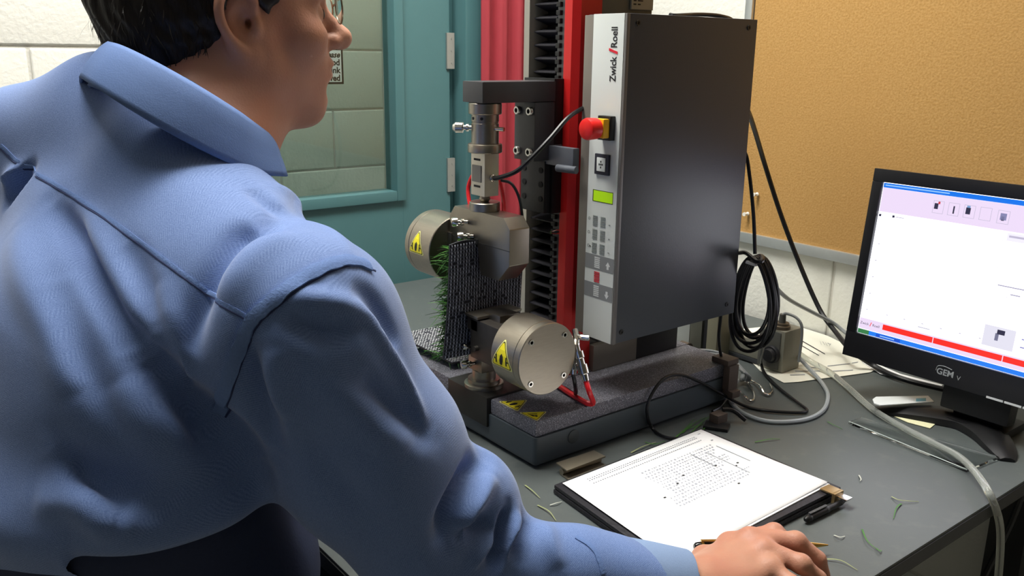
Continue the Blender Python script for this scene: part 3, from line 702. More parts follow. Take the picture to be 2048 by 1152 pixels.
def ribbon_grid(nwarp, nweft, fn, wa=0.0009, we=0.0006, off=0.0019):
    """threads of the backing: little stitches along the warp and thin weft threads"""
    a = MB(); c = MB()
    for i in range(nwarp):
        u = (i + 0.5) / nwarp
        for j in range(nweft):
            w0 = (j + 0.12) / nweft; w1 = (j + 0.88) / nweft
            if random.random() < 0.05: continue
            du = (random.random() - .5) * 0.25 / nwarp
            p, q_ = fn(u + du, w0, off), fn(u + du * .4, w1, off); m_ = fn(u + du, (w0 + w1) / 2, off + 0.0007)
            sd = (fn(u + 0.01, w0, off) - fn(u, w0, off)).normalized() * wa * (0.7 + 0.6 * random.random())
            o = len(a.v); a.v += [tuple(p - sd), tuple(p + sd), tuple(m_ + sd), tuple(m_ - sd), tuple(q_ + sd), tuple(q_ - sd)]
            a.f += [(o, o + 1, o + 2, o + 3), (o + 3, o + 2, o + 4, o + 5)]
    for j in range(nweft):
        w_ = (j + 0.0) / nweft
        for i in range(nwarp):
            u0, u1 = i / nwarp, (i + 1) / nwarp
            p, q_ = fn(u0, w_, off * 0.9), fn(u1, w_, off * 0.9); m_ = fn((u0 + u1) / 2, w_, off * 0.9 + 0.0004)
            up = (fn(u0, w_ + 0.01, off) - fn(u0, w_, off)).normalized() * we
            o = len(c.v); c.v += [tuple(p - up), tuple(p + up), tuple(m_ + up), tuple(m_ - up), tuple(q_ + up), tuple(q_ - up)]
            c.f += [(o, o + 1, o + 2, o + 3), (o + 3, o + 2, o + 4, o + 5)]
    return a, c
a, c = ribbon_grid(26, 34, spt)
tag(a.build('warp_stitches', M_stitch, ts), kind='stuff'); tag(c.build('weft_threads', M_weft, ts), kind='stuff')
def grass(name, n, base_fn, dir_fn, L, parent, m, wid=0.0011):
    b = MB()
    for _ in range(n):
        p, d0 = base_fn(), dir_fn(); l_ = L * (0.55 + 0.7 * random.random())
        sd = d0.cross(Vector((random.random() - .5, random.random() - .5, random.random() - .5))).normalized() * wid
        bend = Vector((0, 0, -0.45 * random.random())) + Vector((random.gauss(0, .25), random.gauss(0, .25), random.gauss(0, .2)))
        o = len(b.v); k = 4
        for i in range(k + 1):
            t = i / k; q_ = p + d0 * l_ * t + bend * l_ * t * t * 0.8; wv = sd * (1 - 0.75 * t)
            b.v += [tuple(q_ - wv), tuple(q_ + wv)]
        for i in range(k): b.f.append((o + 2 * i, o + 2 * i + 1, o + 2 * i + 3, o + 2 * i + 2))
    return tag(b.build(name, m, parent), kind='stuff')
def gb():
    return spt(random.random() ** 1.3, random.random() * 0.98, -0.0018)
def gd(): return Vector((-1, random.gauss(-0.15, .3), random.gauss(-0.25, 0.35))).normalized()
grass('grass_pile', 1500, gb, gd, 0.026, ts, M_grass); grass('grass_pile', 900, gb, gd, 0.022, ts, M_grass2)
# flat turf offcut lying back-up on the base plate
tf = thing('turf_offcut', 'flat turf offcut lying woven side up on the machine base', 'turf', (-1.17, 0.79, ZG))
def fpt(u, w_, off=0.0):
    return Vector((-1.262 + 0.165 * u + 0.008 * w_, 0.728 + 0.125 * w_ + 0.012 * u, ZG + 0.014 + off + 0.003 * math.sin(u * 4 + w_ * 3)))
b = MB(); vs = []; fs = []; n = 16
for j in range(n + 1):
    for i in range(n + 1): vs += [fpt(i / n, j / n, -0.0015), fpt(i / n, j / n, 0.0012)]
def ix(i, j, k): return (j * (n + 1) + i) * 2 + k
for j in range(n):
    for i in range(n):
        fs.append((ix(i, j, 0), ix(i + 1, j, 0), ix(i + 1, j + 1, 0), ix(i, j + 1, 0))); fs.append((ix(i, j, 1), ix(i, j + 1, 1), ix(i + 1, j + 1, 1), ix(i + 1, j, 1)))
for i in range(n):
    fs += [(ix(i, 0, 0), ix(i, 0, 1), ix(i + 1, 0, 1), ix(i + 1, 0, 0)), (ix(i, n, 0), ix(i + 1, n, 0), ix(i + 1, n, 1), ix(i, n, 1)),
           (ix(0, i, 0), ix(0, i + 1, 0), ix(0, i + 1, 1), ix(0, i, 1)), (ix(n, i, 0), ix(n, i, 1), ix(n, i + 1, 1), ix(n, i + 1, 0))]
b.add(vs, fs).build('backing', M_back, tf, True)
a, c = ribbon_grid(26, 24, fpt, 0.0011, 0.0008)
tag(a.build('warp_stitches', mat('pale stitches', (178, 180, 182), 0.6), tf), kind='stuff'); tag(c.build('weft_threads', M_weft, tf), kind='stuff')
def fb_(): return fpt(random.random(), random.random(), -0.0016)
def fd_(): return Vector((random.gauss(0, .6), random.gauss(0, .6), -0.6)).normalized()
grass('grass_pile', 500, fb_, fd_, 0.011, tf, M_grass2)
def fe_(): 
    return fpt(random.choice((0.0, random.random())), random.choice((0.0, 1.0, random.random())), 0.0)
# ------------------------------------------------------------------ implicit surfaces for the figure
def arr(*a): return np.array(a, dtype=np.float64)
def smin(a, b, k):
    h = np.clip(0.5 + 0.5 * (b - a) / k, 0, 1)
    return b + (a - b) * h - k * h * (1 - h)
class Ell:
    def __init__(s, c, r, M=None): s.c = np.array(c, float); s.r = np.array(r, float); s.M = None if M is None else np.array(M, float)
    def __call__(s, P):
        q = P - s.c
        if s.M is not None: q = q @ s.M            # columns of M are the ellipsoid axes
        k0 = np.sqrt(((q / s.r) ** 2).sum(1)); k1 = np.sqrt(((q / s.r ** 2) ** 2).sum(1)) + 1e-9
        return k0 * (k0 - 1) / k1
class Cone:
    def __init__(s, a, b, ra, rb): s.a = np.array(a, float); s.b = np.array(b, float); s.ra = ra; s.rb = rb
    def __call__(s, P):
        ab = s.b - s.a; t = np.clip(((P - s.a) @ ab) / (ab @ ab), 0, 1)
        q = P - s.a - t[:, None] * ab
        return np.sqrt((q * q).sum(1)) - (s.ra + t * (s.rb - s.ra))
class Flat:
    """capsule with an elliptic section: wide axis w"""
    def __init__(s, a, b, w, rwa, rda, rwb, rdb):
        s.a = np.array(a, float); s.b = np.array(b, float); w = np.array(w, float)
        s.w = w / np.linalg.norm(w); s.p = (rwa, rda, rwb, rdb)
    def __call__(s, P):
        ab = s.b - s.a; t = np.clip(((P - s.a) @ ab) / (ab @ ab), 0, 1)
        q = P - s.a - t[:, None] * ab; qw = q @ s.w; qd2 = np.maximum((q * q).sum(1) - qw * qw, 0)
        rw = s.p[0] + t * (s.p[2] - s.p[0]); rd = s.p[1] + t * (s.p[3] - s.p[1])
        k = np.sqrt((qw / rw) ** 2 + qd2 / rd ** 2)
        g = np.sqrt((qw / rw ** 2) ** 2 + qd2 / rd ** 4) + 1e-9
        return np.where(k > 0.05, k * (k - 1) / g, -np.minimum(rw, rd))
class Hem:
    """half-space below a hem line that drops on one side"""
    def __call__(s, P):
        u = 0.614 * P[:, 0] + 0.789 * P[:, 1]
        t = np.clip((u + 0.392) / 0.035, 0, 1); t = t * t * (3 - 2 * t)
        return (P[:, 2] - (-0.30 + t * 0.442)) * 0.6
def field(nodes, P):
    d = np.full(len(P), 10.0)
    for op, k, f in nodes:
        v = f(P)
        d = smin(d, v, k) if op == 'u' else -smin(-d, v, k)
    return d
def surface(nodes, lo, hi, h, N=24):
    """surface nets over active blocks of a sparse grid"""
    lo = np.array(lo, float); hi = np.array(hi, float)
    nb = np.ceil((hi - lo) / (h * N)).astype(int)
    I = np.stack(np.meshgrid(*[np.arange(n) for n in nb], indexing='ij'), -1).reshape(-1, 3)
    cen = lo + (I + 0.5) * h * N; R = h * (N + 2) * 0.87
    vals = [(op, k, f, f(cen)) for op, k, f in nodes]
    d = np.full(len(cen), 10.0)
    for op, k, f, v in vals: d = smin(d, v, k) if op == 'u' else -smin(-d, v, k)
    act = np.where(np.abs(d) < R * 1.9)[0]
    g = np.arange(-1, N + 1)
    G = np.stack(np.meshgrid(g, g, g, indexing='ij'), -1).reshape(-1, 3); n1 = N + 2
    dims = (nb * N + 4).astype(np.int64); ids = []; pos = []; quads = []
    cid = lambda c: ((c[:, 0] + 2) * dims[1] + (c[:, 1] + 2)) * dims[2] + (c[:, 2] + 2)
    corners = np.array([(a, b, c) for a in (0, 1) for b in (0, 1) for c in (0, 1)])
    edges = [(i, j) for i in range(8) for j in range(i + 1, 8) if np.abs(corners[i] - corners[j]).sum() == 1]
    for bi in act:
        sel = [(op, k, f) for op, k, f, v in vals if v[bi] < R * 1.9 + k]
        if not sel: continue
        base = I[bi] * N
        P = lo + (G + base) * h
        F = field(sel, P).reshape(n1, n1, n1)
        S = F < 0
        if S.all() or not S.any(): continue
        C = np.stack([F[a:a + n1 - 1, b:b + n1 - 1, c:c + n1 - 1] for a, b, c in corners], -1)
        sg = C < 0; mix = sg.any(-1) & ~sg.all(-1)
        idx = np.argwhere(mix)
        if len(idx) == 0: continue
        cv = C[mix]; acc = np.zeros((len(idx), 3)); cnt = np.zeros(len(idx))
        for i, j in edges:
            a, b = cv[:, i], cv[:, j]; cr = (a < 0) != (b < 0)
            t = np.where(cr, a / np.where(cr, a - b, 1), 0)
            p = corners[i] + t[:, None] * (corners[j] - corners[i])
            acc[cr] += p[cr]; cnt[cr] += 1
        loc = acc / cnt[:, None]
        gi = idx - 1 + base
        ids.append(cid(gi)); pos.append(lo + (gi + loc) * h)
        for ax in range(3):
            o = [0, 0, 0]; o[ax] = 1
            A = S[1:N + 1, 1:N + 1, 1:N + 1]
            sl = tuple(slice(1 + o[k_], N + 1 + o[k_]) for k_ in range(3)); B = S[sl]
            e = np.argwhere(A != B)
            if len(e) == 0: continue
            fl = A[A != B]; ec = e + base
            u, w_ = [(1, 2), (2, 0), (0, 1)][ax]
            du = np.zeros(3, int); du[u] = 1; dw = np.zeros(3, int); dw[w_] = 1
            q = np.stack([cid(ec - du - dw), cid(ec - dw), cid(ec), cid(ec - du)], 1)
            q[~fl] = q[~fl][:, ::-1]; quads.append(q)
    ids = np.concatenate(ids); pos = np.concatenate(pos); quads = np.concatenate(quads)
    u, first = np.unique(ids, return_index=True); pos = pos[first]
    k = np.searchsorted(u, quads)
    k = np.minimum(k, len(u) - 1)
    ok = (u[k] == quads).all(1)
    return pos, k[ok]
def largest(v, q):
    """keep the largest connected piece of a surface"""
    e = np.concatenate([q[:, [0, 1]], q[:, [1, 2]], q[:, [2, 3]]]); lab = np.arange(len(v))
    while True:
        old = lab.copy()
        np.minimum.at(lab, e[:, 0], lab[e[:, 1]]); np.minimum.at(lab, e[:, 1], lab[e[:, 0]])
        lab = lab[lab]
        if (lab == old).all(): break
    keep = lab == np.bincount(lab).argmax()
    idx = np.cumsum(keep) - 1
    return v[keep], idx[q[keep[q].all(1)]]
def relax(v, q, it=2, lam=0.5):
    e = np.concatenate([q[:, [0, 1]], q[:, [1, 2]], q[:, [2, 3]], q[:, [3, 0]]]); e = np.concatenate([e, e[:, ::-1]])
    cnt = np.bincount(e[:, 0], minlength=len(v))[:, None]
    for _ in range(it):
        s = np.stack([np.bincount(e[:, 0], weights=v[e[:, 1], a], minlength=len(v)) for a in range(3)], 1)
        v = v + lam * (s / np.maximum(cnt, 1) - v)
    return v
def vnormals(v, q):
    n = np.cross(v[q[:, 2]] - v[q[:, 0]], v[q[:, 3]] - v[q[:, 1]])
    out = np.zeros_like(v)
    for k in range(4):
        for a in range(3): out[:, a] += np.bincount(q[:, k], weights=n[:, a], minlength=len(v))
    return out / (np.linalg.norm(out, axis=1)[:, None] + 1e-12)
def np_mesh(name, v, q, m, parent=None):
    me = bpy.data.meshes.new(name)
    me.vertices.add(len(v)); me.vertices.foreach_set('co', np.ascontiguousarray(v, np.float32).ravel())
    me.loops.add(len(q) * 4); me.loops.foreach_set('vertex_index', np.ascontiguousarray(q, np.int32).ravel())
    me.polygons.add(len(q)); me.polygons.foreach_set('loop_start', np.arange(0, len(q) * 4, 4, dtype=np.int32))
    me.polygons.foreach_set('use_smooth', np.ones(len(q), bool))
    me.update(calc_edges=True); me.validate()
    if m: me.materials.append(m)
    return link(name, me, parent)
def bvh_of(v, q): return BVHTree.FromPolygons([Vector(p) for p in v], [tuple(int(i) for i in f) for f in q])
def cast(bvh, px, py):
    d = Vector(RCW @ np.array([(px - 1024) / FPX, (576 - py) / FPX, -1.0])).normalized()
    h = bvh.ray_cast(Vector(CAM), d)
    return (h[0], h[1]) if h[0] is not None else (None, None)
def wdir(x, y, z): return RCW @ np.array([x, y, z], float)      # a direction given relative to the view, as a world vector

# ---- skeleton of the seated man (world metres)
SR = arr(-0.700, 0.310, 0.322); ER = arr(-0.645, 0.413, 0.087); WR = arr(-0.502, 0.637, 0.034)
SL = arr(-1.085, 0.210, 0.415); EL = arr(-1.190, 0.400, 0.190); WL = arr(-1.215, 0.560, 0.045)
N0 = (SR + SL) / 2
NB = arr(-0.905, 0.278, 0.450)                                   # neck base
PEL = arr(-0.910, 0.120, -0.085); WAI = arr(-0.890, 0.205, 0.085); CHE = arr(-0.900, 0.205, 0.24)
HS = 0.92
HM = CAM + wdir(-0.2935, 0.2823, -0.945)                           # between the ears
# head axes
hf = wdir(0.905, 0.11, -0.405); hf /= np.linalg.norm(hf)
hu = np.array([0, 0, 1.0]); hu = hu - hf * (hu @ hf); hu /= np.linalg.norm(hu)
pit = math.radians(3); hf, hu = hf * math.cos(pit) + hu * math.sin(pit), hu * math.cos(pit) - hf * math.sin(pit)
hr = np.cross(hf, hu)
HA = np.stack([hr, hf, hu], 1)                                    # columns: right, forward, up
def H(x, y, z): return HM + HA @ (np.array([x, y, z], float) * HS)
def HE(c, r, rot=None):
    M = HA if rot is None else HA @ np.array(rot.to_3x3() if hasattr(rot, 'to_3x3') else rot)
    return Ell(H(*c), np.array(r) * HS, M)
body = []
def U(f, k=0.012): body.append(('u', k, f))
def SUB(f, k=0.006): body.append(('s', k, f))
# head
U(HE((0, -0.016, 0.045), (0.078, 0.112, 0.096)), 0.001)
U(HE((0, 0.040, -0.020), (0.064, 0.055, 0.075)), 0.03)
for s in (-1, 1):
    U(Cone(H(s * 0.050, 0.008, -0.052), H(s * 0.012, 0.062, -0.094), 0.021, 0.016), 0.03)
    U(HE((s * 0.040, 0.062, -0.018), (0.026, 0.028, 0.024)), 0.02)
    U(Cone(H(s * 0.055, 0.0, -0.01), H(s * 0.050, 0.008, -0.050), 0.022, 0.022), 0.02)
U(HE((0, 0.066, -0.101), (0.023, 0.017, 0.016)), 0.022)
U(HE((0, 0.076, -0.056), (0.030, 0.024, 0.036)), 0.018)
U(HE((0, 0.082, 0.032), (0.050, 0.016, 0.013)), 0.02)
for s in (-1, 1): SUB(HE((s * 0.031, 0.100, 0.010), (0.017, 0.014, 0.012)), 0.014)
for s in (-1, 1): U(HE((s * 0.031, 0.081, 0.009), (0.0125, 0.0125, 0.0125)), 0.004)
U(Cone(H(0, 0.092, 0.016), H(0, 0.116, -0.018), 0.0085, 0.0125), 0.010)
U(HE((0, 0.119, -0.020), (0.013, 0.012, 0.0115)), 0.008)
for s in (-1, 1): U(HE((s * 0.0135, 0.104, -0.024), (0.008, 0.012, 0.009)), 0.006)
U(HE((0, 0.0975, -0.049), (0.022, 0.0085, 0.0068)), 0.006)
U(HE((0, 0.0935, -0.0625), (0.020, 0.0085, 0.0068)), 0.006)
SUB(Cone(H(-0.022, 0.103, -0.0555), H(0.022, 0.103, -0.0555), 0.0024, 0.0024), 0.003)
SUB(HE((0, 0.100, -0.079), (0.022, 0.011, 0.007)), 0.010)
# ears: bowl with rim and lobe
for s in (-1, 1):
    ex = s * 0.076
    U(HE((ex, -0.012, 0.006), (0.009, 0.019, 0.031)), 0.008)
    rim = [(0.002, 0.006, 0.012), (0.006, 0.005, 0.028), (0.010, -0.007, 0.040), (0.015, -0.022, 0.037), (0.018, -0.032, 0.022), (0.017, -0.032, 0.003), (0.013, -0.023, -0.016), (0.007, -0.012, -0.030)]
    rp = [np.array(p) for p in spline([Vector(H(ex + s * a, b, c)) for a, b, c in rim], 4)]
    for i in range(len(rp) - 1): U(Cone(rp[i], rp[i + 1], 0.0046, 0.0046), 0.0025)
    U(HE((ex + s * 0.003, -0.005, -0.034), (0.006, 0.0105, 0.0125)), 0.007)
    SUB(HE((ex + s * 0.013, -0.009, 0.004), (0.012, 0.012, 0.018)), 0.005)
    SUB(HE((ex + s * 0.002, 0.000, 0.000), (0.014, 0.006, 0.007)), 0.004)
    U(HE((ex + s * 0.003, 0.006, -0.002), (0.006, 0.005, 0.009)), 0.005)
# neck, shoulders, trunk core
U(Cone(H(0, -0.022, -0.035), NB, 0.056, 0.062), 0.03)
U(Cone(H(0, 0.010, -0.070), NB + arr(0.01, 0.03, -0.01), 0.046, 0.056), 0.03)
U(Flat(NB + arr(0, 0, -0.03), N0 + arr(0, -0.01, -0.05), SR - SL, 0.07, 0.06, 0.12, 0.08), 0.04)
U(Flat(N0 + arr(0, -0.01, -0.05), CHE, SR - SL, 0.13, 0.08, 0.14, 0.09), 0.04)
U(Flat(CHE, PEL, (1, 0, 0), 0.14, 0.09, 0.13, 0.09), 0.04)
# arms
def arm(S, E, W_):
    U(Cone(N0 + (S - N0) * 0.5, S, 0.055, 0.056), 0.03); U(Cone(S, E, 0.054, 0.042), 0.02); U(Cone(E, E + (W_ - E) * 0.35, 0.042, 0.041), 0.015)
    U(Cone(E + (W_ - E) * 0.35, W_, 0.041, 0.027), 0.015)
arm(SR, ER, WR); arm(SL, EL, WL)
# right hand lying loosely curled over a pen
MC = [arr(-0.529, 0.724, 0.044), arr(-0.510, 0.734, 0.0555), arr(-0.489, 0.730, 0.0545), arr(-0.470, 0.717, 0.048)]
FING = [[MC[0], arr(-0.503, 0.767, 0.0545), arr(-0.487, 0.786, 0.038), arr(-0.482, 0.790, 0.022)],
        [MC[1], arr(-0.4765, 0.769, 0.0555), arr(-0.459, 0.787, 0.036), arr(-0.453, 0.792, 0.017)],
        [MC[2], arr(-0.452, 0.744, 0.0500), arr(-0.440, 0.760, 0.033), arr(-0.438, 0.766, 0.015)],
        [MC[3], arr(-0.444, 0.716, 0.0420), arr(-0.436, 0.730, 0.028), arr(-0.437, 0.738, 0.014)]]
FR = [(0.0112, 0.0098, 0.0085, 0.0072), (0.0116, 0.0102, 0.0088, 0.0075), (0.0110, 0.0096, 0.0083, 0.0070), (0.0098, 0.0084, 0.0073, 0.0062)]
hd = MC[1] - WR
U(Cone(WR, WR + hd * 0.18, 0.027, 0.025), 0.012)
for i, a in enumerate((-0.016, -0.005, 0.006, 0.016)):
    root = WR + hd * 0.10 + arr(a, 0, 0.002 - abs(a) * 0.25)
    U(Cone(root, MC[i] - arr(0, 0, 0.004), 0.0175, 0.0125), 0.012)
U(Cone(WR + hd * 0.45 + arr(0.0, 0, -0.016), WR + hd * 0.85 + arr(0.0, 0, -0.016), 0.018, 0.014), 0.016)
for pts, rr in zip(FING, FR):
    U(HE((0, 0, 0), (1, 1, 1)) if False else Ell(pts[0] + arr(0, 0, 0.001), (rr[0] * 1.12, rr[0] * 1.12, rr[0] * 1.0)), 0.008)
    for i in range(3): U(Cone(pts[i], pts[i + 1], rr[i], rr[i + 1]), 0.0035)
    U(Ell(pts[1], (rr[1] * 1.10,) * 3), 0.004)
TH = [WR + arr(-0.018, 0.028, -0.006), arr(-0.541, 0.697, 0.030), arr(-0.531, 0.731, 0.022), arr(-0.514, 0.753, 0.020)]
for i, (a, b_) in enumerate(((0.0165, 0.0135), (0.0125, 0.0110), (0.0108, 0.0085))): U(Cone(TH[i], TH[i + 1], a, b_), 0.006)
# left hand flat on the table beyond the trunk
lh = arr(-0.05, 0.999, -0.05)
U(Flat(WL, WL + lh * 0.085 + arr(0, 0, -0.012), (1, 0, 0), 0.03, 0.018, 0.042, 0.013), 0.012)
for i, dx in enumerate((-0.032, -0.011, 0.010, 0.030)):
    p0 = WL + lh * 0.085 + arr(dx, -abs(dx + 0.003) * 0.25, -0.016); L_ = (0.058, 0.078, 0.084, 0.074)[i]
    p1 = p0 + arr(dx * 0.35, L_ * 0.5, 0.006); p2 = p0 + arr(dx * 0.6, L_, -0.012)
    U(Cone(p0, p1, 0.0102, 0.009), 0.006); U(Cone(p1, p2, 0.009, 0.0072), 0.003)
U(Cone(WL + lh * 0.03 + arr(0.02, 0, -0.010), WL + arr(0.055, 0.055, -0.028), 0.014, 0.011), 0.008); U(Cone(WL + arr(0.055, 0.055, -0.028), WL + arr(0.066, 0.088, -0.034), 0.011, 0.008), 0.004)

M_skin = mat('skin', (188, 137, 114), 0.48, noise=0.08, scale=25, bump=0.12, bscale=420, sss=0.12, spec=0.4)
add_layer(M_skin, 14, 0.45, 0.75, (190, 112, 94), 0.45, 3)
v, q = largest(*surface(body, (-1.35, -0.05, -0.30), (-0.36, 0.90, 0.90), 0.0023))
v = relax(v, q, 2, 0.5)
person = np_mesh('person', v, q, M_skin)
tag(person, 'seated man in a blue shirt leaning over the table with a pen under his hand', 'person')
BODY_BVH = bvh_of(v, q)

# ------------------------------------------------------------------ shirt
sh = []
def T(f, k=0.03): sh.append(('u', k, f))
wS = SR - SL
T(Flat(N0 + arr(0.0, -0.005, -0.02), CHE + arr(0.0, 0.0, 0.03), wS, 0.165, 0.098, 0.195, 0.125), 0.001)
T(Flat(CHE + arr(0, 0, 0.03), WAI + arr(0, -0.02, 0.075), (1, 0.1, -0.1), 0.190, 0.128, 0.180, 0.145), 0.06)
T(Cone(N0 + (SR - N0) * 0.30 + arr(0, 0, 0.010), SR, 0.078, 0.084), 0.05)
T(Cone(N0 + (SL - N0) * 0.30 + arr(0, 0, 0.010), SL, 0.078, 0.080), 0.05)
T(Cone(NB + arr(0.005, -0.005, -0.015), N0 + (SR - N0) * 0.55 + arr(0, 0, 0.02), 0.066, 0.062), 0.05)
T(Cone(NB + arr(-0.005, -0.005, -0.015), N0 + (SL - N0) * 0.55 + arr(0, 0, 0.02), 0.066, 0.062), 0.05)
T(Ell(N0 + (SR - N0) * 0.45 + arr(-0.01, -0.055, -0.06), (0.10, 0.055, 0.11)), 0.05)      # shoulder blades
T(Ell(N0 + (SL - N0) * 0.45 + arr(0.01, -0.055, -0.06), (0.10, 0.055, 0.11)), 0.05)
def sleeve(S, E, W_, r0=0.082, r1=0.080):
    m_ = (S + E) / 2
    T(Cone(S, m_, r0, r1 + 0.006), 0.035); T(Cone(m_, E, r1 + 0.006, r1 * 0.86), 0.02)
    f1 = E + (W_ - E) * 0.5; f2 = E + (W_ - E) * 0.93
    T(Cone(E + (W_ - E) * 0.04, f1, r1 * 0.78, 0.046), 0.006); T(Cone(f1, f2, 0.046, 0.037), 0.012)
T(Ell(WAI + arr(0.01, -0.005, 0.085), (0.195, 0.160, 0.060)), 0.04)
T(Cone(np.array(atd(205, 218, 0.90)), np.array(atd(330, 262, 0.87)), 0.046, 0.05), 0.05)
T(Cone(np.array(atd(60, 285, 0.94)), np.array(atd(200, 260, 0.91)), 0.058, 0.055), 0.05)
T(Ell(np.array(atd(525, 468, 0.89)), (0.042, 0.042, 0.042)), 0.04)
T(Cone(np.array(atd(110, 880, 0.88)), np.array(atd(40, 1300, 0.87)), 0.085, 0.078), 0.06)
sh.append(('s', 0.030, Hem()))
sleeve(SR, ER, WR); sleeve(SL, EL, WL, 0.084, 0.070)
T(Ell(np.array(atd(925, 1015, 0.865)), (0.060, 0.060, 0.060)), 0.02)
v, q = largest(*surface(sh, (-1.42, -0.14, -0.34), (-0.36, 0.80, 0.62), 0.0036))
v = relax(v, q, 3, 0.5)
v[:, 2] = np.where((v[:, 1] > 0.392) & (v[:, 2] < 0.0015), 0.0015, v[:, 2])     # cloth resting on the table
bv = bvh_of(v, q)
def pline(pts, bvh=None):
    out = []
    for (px, py) in pts:
        p, n_ = cast(bvh or bv, px, py)
        if p is not None: out.append(np.array(p))
    return np.array(out)
def crease(v, nrm, pts, width, amp, bvh=None, taper=True):
    """raise (amp > 0) or sink a fold along a line lying on the cloth"""
    L = pline(pts, bvh)
    if len(L) < 2: return v
    L = np.array([tuple(p) for p in spline([Vector(p) for p in L], 8)])
    lo_, hi_ = L.min(0) - 4 * width, L.max(0) + 4 * width
    sel = np.where(((v > lo_) & (v < hi_)).all(1))[0]
    if len(sel) == 0: return v
    best = np.full(len(sel), 1e9); tt = np.zeros(len(sel))
    for i in range(len(L) - 1):
        a, b_ = L[i], L[i + 1]; ab = b_ - a; t = np.clip(((v[sel] - a) @ ab) / (ab @ ab + 1e-12), 0, 1)
        d = np.linalg.norm(v[sel] - a - t[:, None] * ab, axis=1); m_ = d < best
        best[m_] = d[m_]; tt[m_] = (i + t[m_]) / (len(L) - 1)
    fade = np.sin(np.pi * np.clip(tt, 0.02, 0.98)) ** 0.6 if taper else 1.0
    v = v.copy(); v[sel] += nrm[sel] * (amp * np.exp(-(best / width) ** 2) * fade)[:, None]
    return v
FOLDS = [
    ([(610, 425), (545, 443), (485, 472), (442, 530), (412, 590), (390, 650), (372, 720)], 0.015, -0.012),
    ([(640, 445), (590, 470), (530, 500), (480, 560), (450, 610)], 0.016, 0.006),
    ([(100, 400), (150, 470), (190, 550), (240, 640), (295, 720)], 0.013, -0.010),
    ([(150, 400), (195, 480), (235, 575), (285, 660), (340, 740)], 0.012, 0.006),
    ([(250, 480), (290, 560), (320, 640)], 0.012, -0.005),
    ([(310, 560), (345, 640), (365, 730), (372, 790)], 0.012, 0.006),
    ([(30, 450), (60, 560), (110, 680), (150, 800)], 0.018, 0.006),
    ([(120, 560), (150, 680), (210, 800), (260, 900)], 0.016, -0.006),
    ([(280, 680), (320, 745), (360, 800), (400, 845), (445, 872), (510, 935)], 0.018, -0.022),
    ([(230, 760), (280, 830), (330, 900), (350, 980)], 0.022, 0.005),
    ([(150, 900), (220, 940), (300, 980), (380, 1000)], 0.022, -0.005),
    ([(60, 1000), (160, 1010), (240, 1040)], 0.018, 0.008),
    ([(498, 670), (500, 740), (520, 830), (543, 913)], 0.014, -0.013),
    ([(540, 690), (545, 770), (570, 850)], 0.013, 0.006),
    ([(570, 628), (610, 650), (660, 665), (710, 650)], 0.012, -0.008),
    ([(560, 600), (620, 600), (690, 610), (740, 640)], 0.010, 0.004),
    ([(700, 570), (750, 600), (785, 660), (800, 700)], 0.012, -0.006),
    ([(724, 610), (775, 694), (818, 773), (856, 862)], 0.007, 0.005),
    ([(705, 760), (760, 800), (815, 845), (870, 880)], 0.014, -0.007),
    ([(640, 760), (700, 810), (770, 870), (820, 900)], 0.016, 0.006),
    ([(600, 850), (660, 940), (720, 1010), (760, 1080)], 0.018, -0.005),
    ([(967, 915), (939, 948), (912, 996), (891, 1040), (885, 1095)], 0.012, -0.016),
    ([(985, 950), (965, 990), (940, 1030), (925, 1080)], 0.010, 0.010),
    ([(995, 1045), (939, 1062), (905, 1085)], 0.009, -0.010),
    ([(1000, 1070), (960, 1110), (940, 1145)], 0.010, 0.007),
    ([(1019, 1010), (1013, 1050), (1001, 1098), (985, 1145)], 0.006, -0.012),
    ([(1036, 1020), (1028, 1070), (1010, 1130)], 0.008, 0.008),
    ([(1052, 1035), (1042, 1080), (1030, 1135)], 0.008, -0.007),
    ([(1090, 1045), (1100, 1090), (1120, 1140)], 0.010, 0.005),
    ([(120, 885), (155, 940), (205, 985), (280, 1012)], 0.020, -0.010),
    ([(98, 889), (133, 960), (169, 1013), (213, 1050), (280, 1046)], 0.012, 0.007),
    ([(330, 760), (345, 820), (365, 890), (372, 950)], 0.012, 0.004),
    ([(57, 331), (26, 367), (2, 404)], 0.007, -0.016),
    ([(38, 330), (12, 352), (1, 372)], 0.007, 0.006),
    ([(550, 375), (600, 408), (660, 455), (700, 500)], 0.010, 0.004),
    ([(500, 370), (540, 400), (580, 420)], 0.012, -0.005)]
for pts, wd, am in FOLDS:
    nrm = vnormals(v, q); v = crease(v, nrm, pts, wd * 0.92, am * 1.45)
nrm = vnormals(v, q)
rngs = np.random.default_rng(3)
for _ in range(10):                                    # gentle overall unevenness of the cloth
    kdir = rngs.normal(size=3); kdir /= np.linalg.norm(kdir)
    v = v + nrm * (0.0010 * np.sin((v @ kdir) * rngs.uniform(25, 70) + rngs.uniform(0, 6)))[:, None]
v = relax(v, q, 1, 0.4)
SHIRT_BVH = bvh_of(v, q)

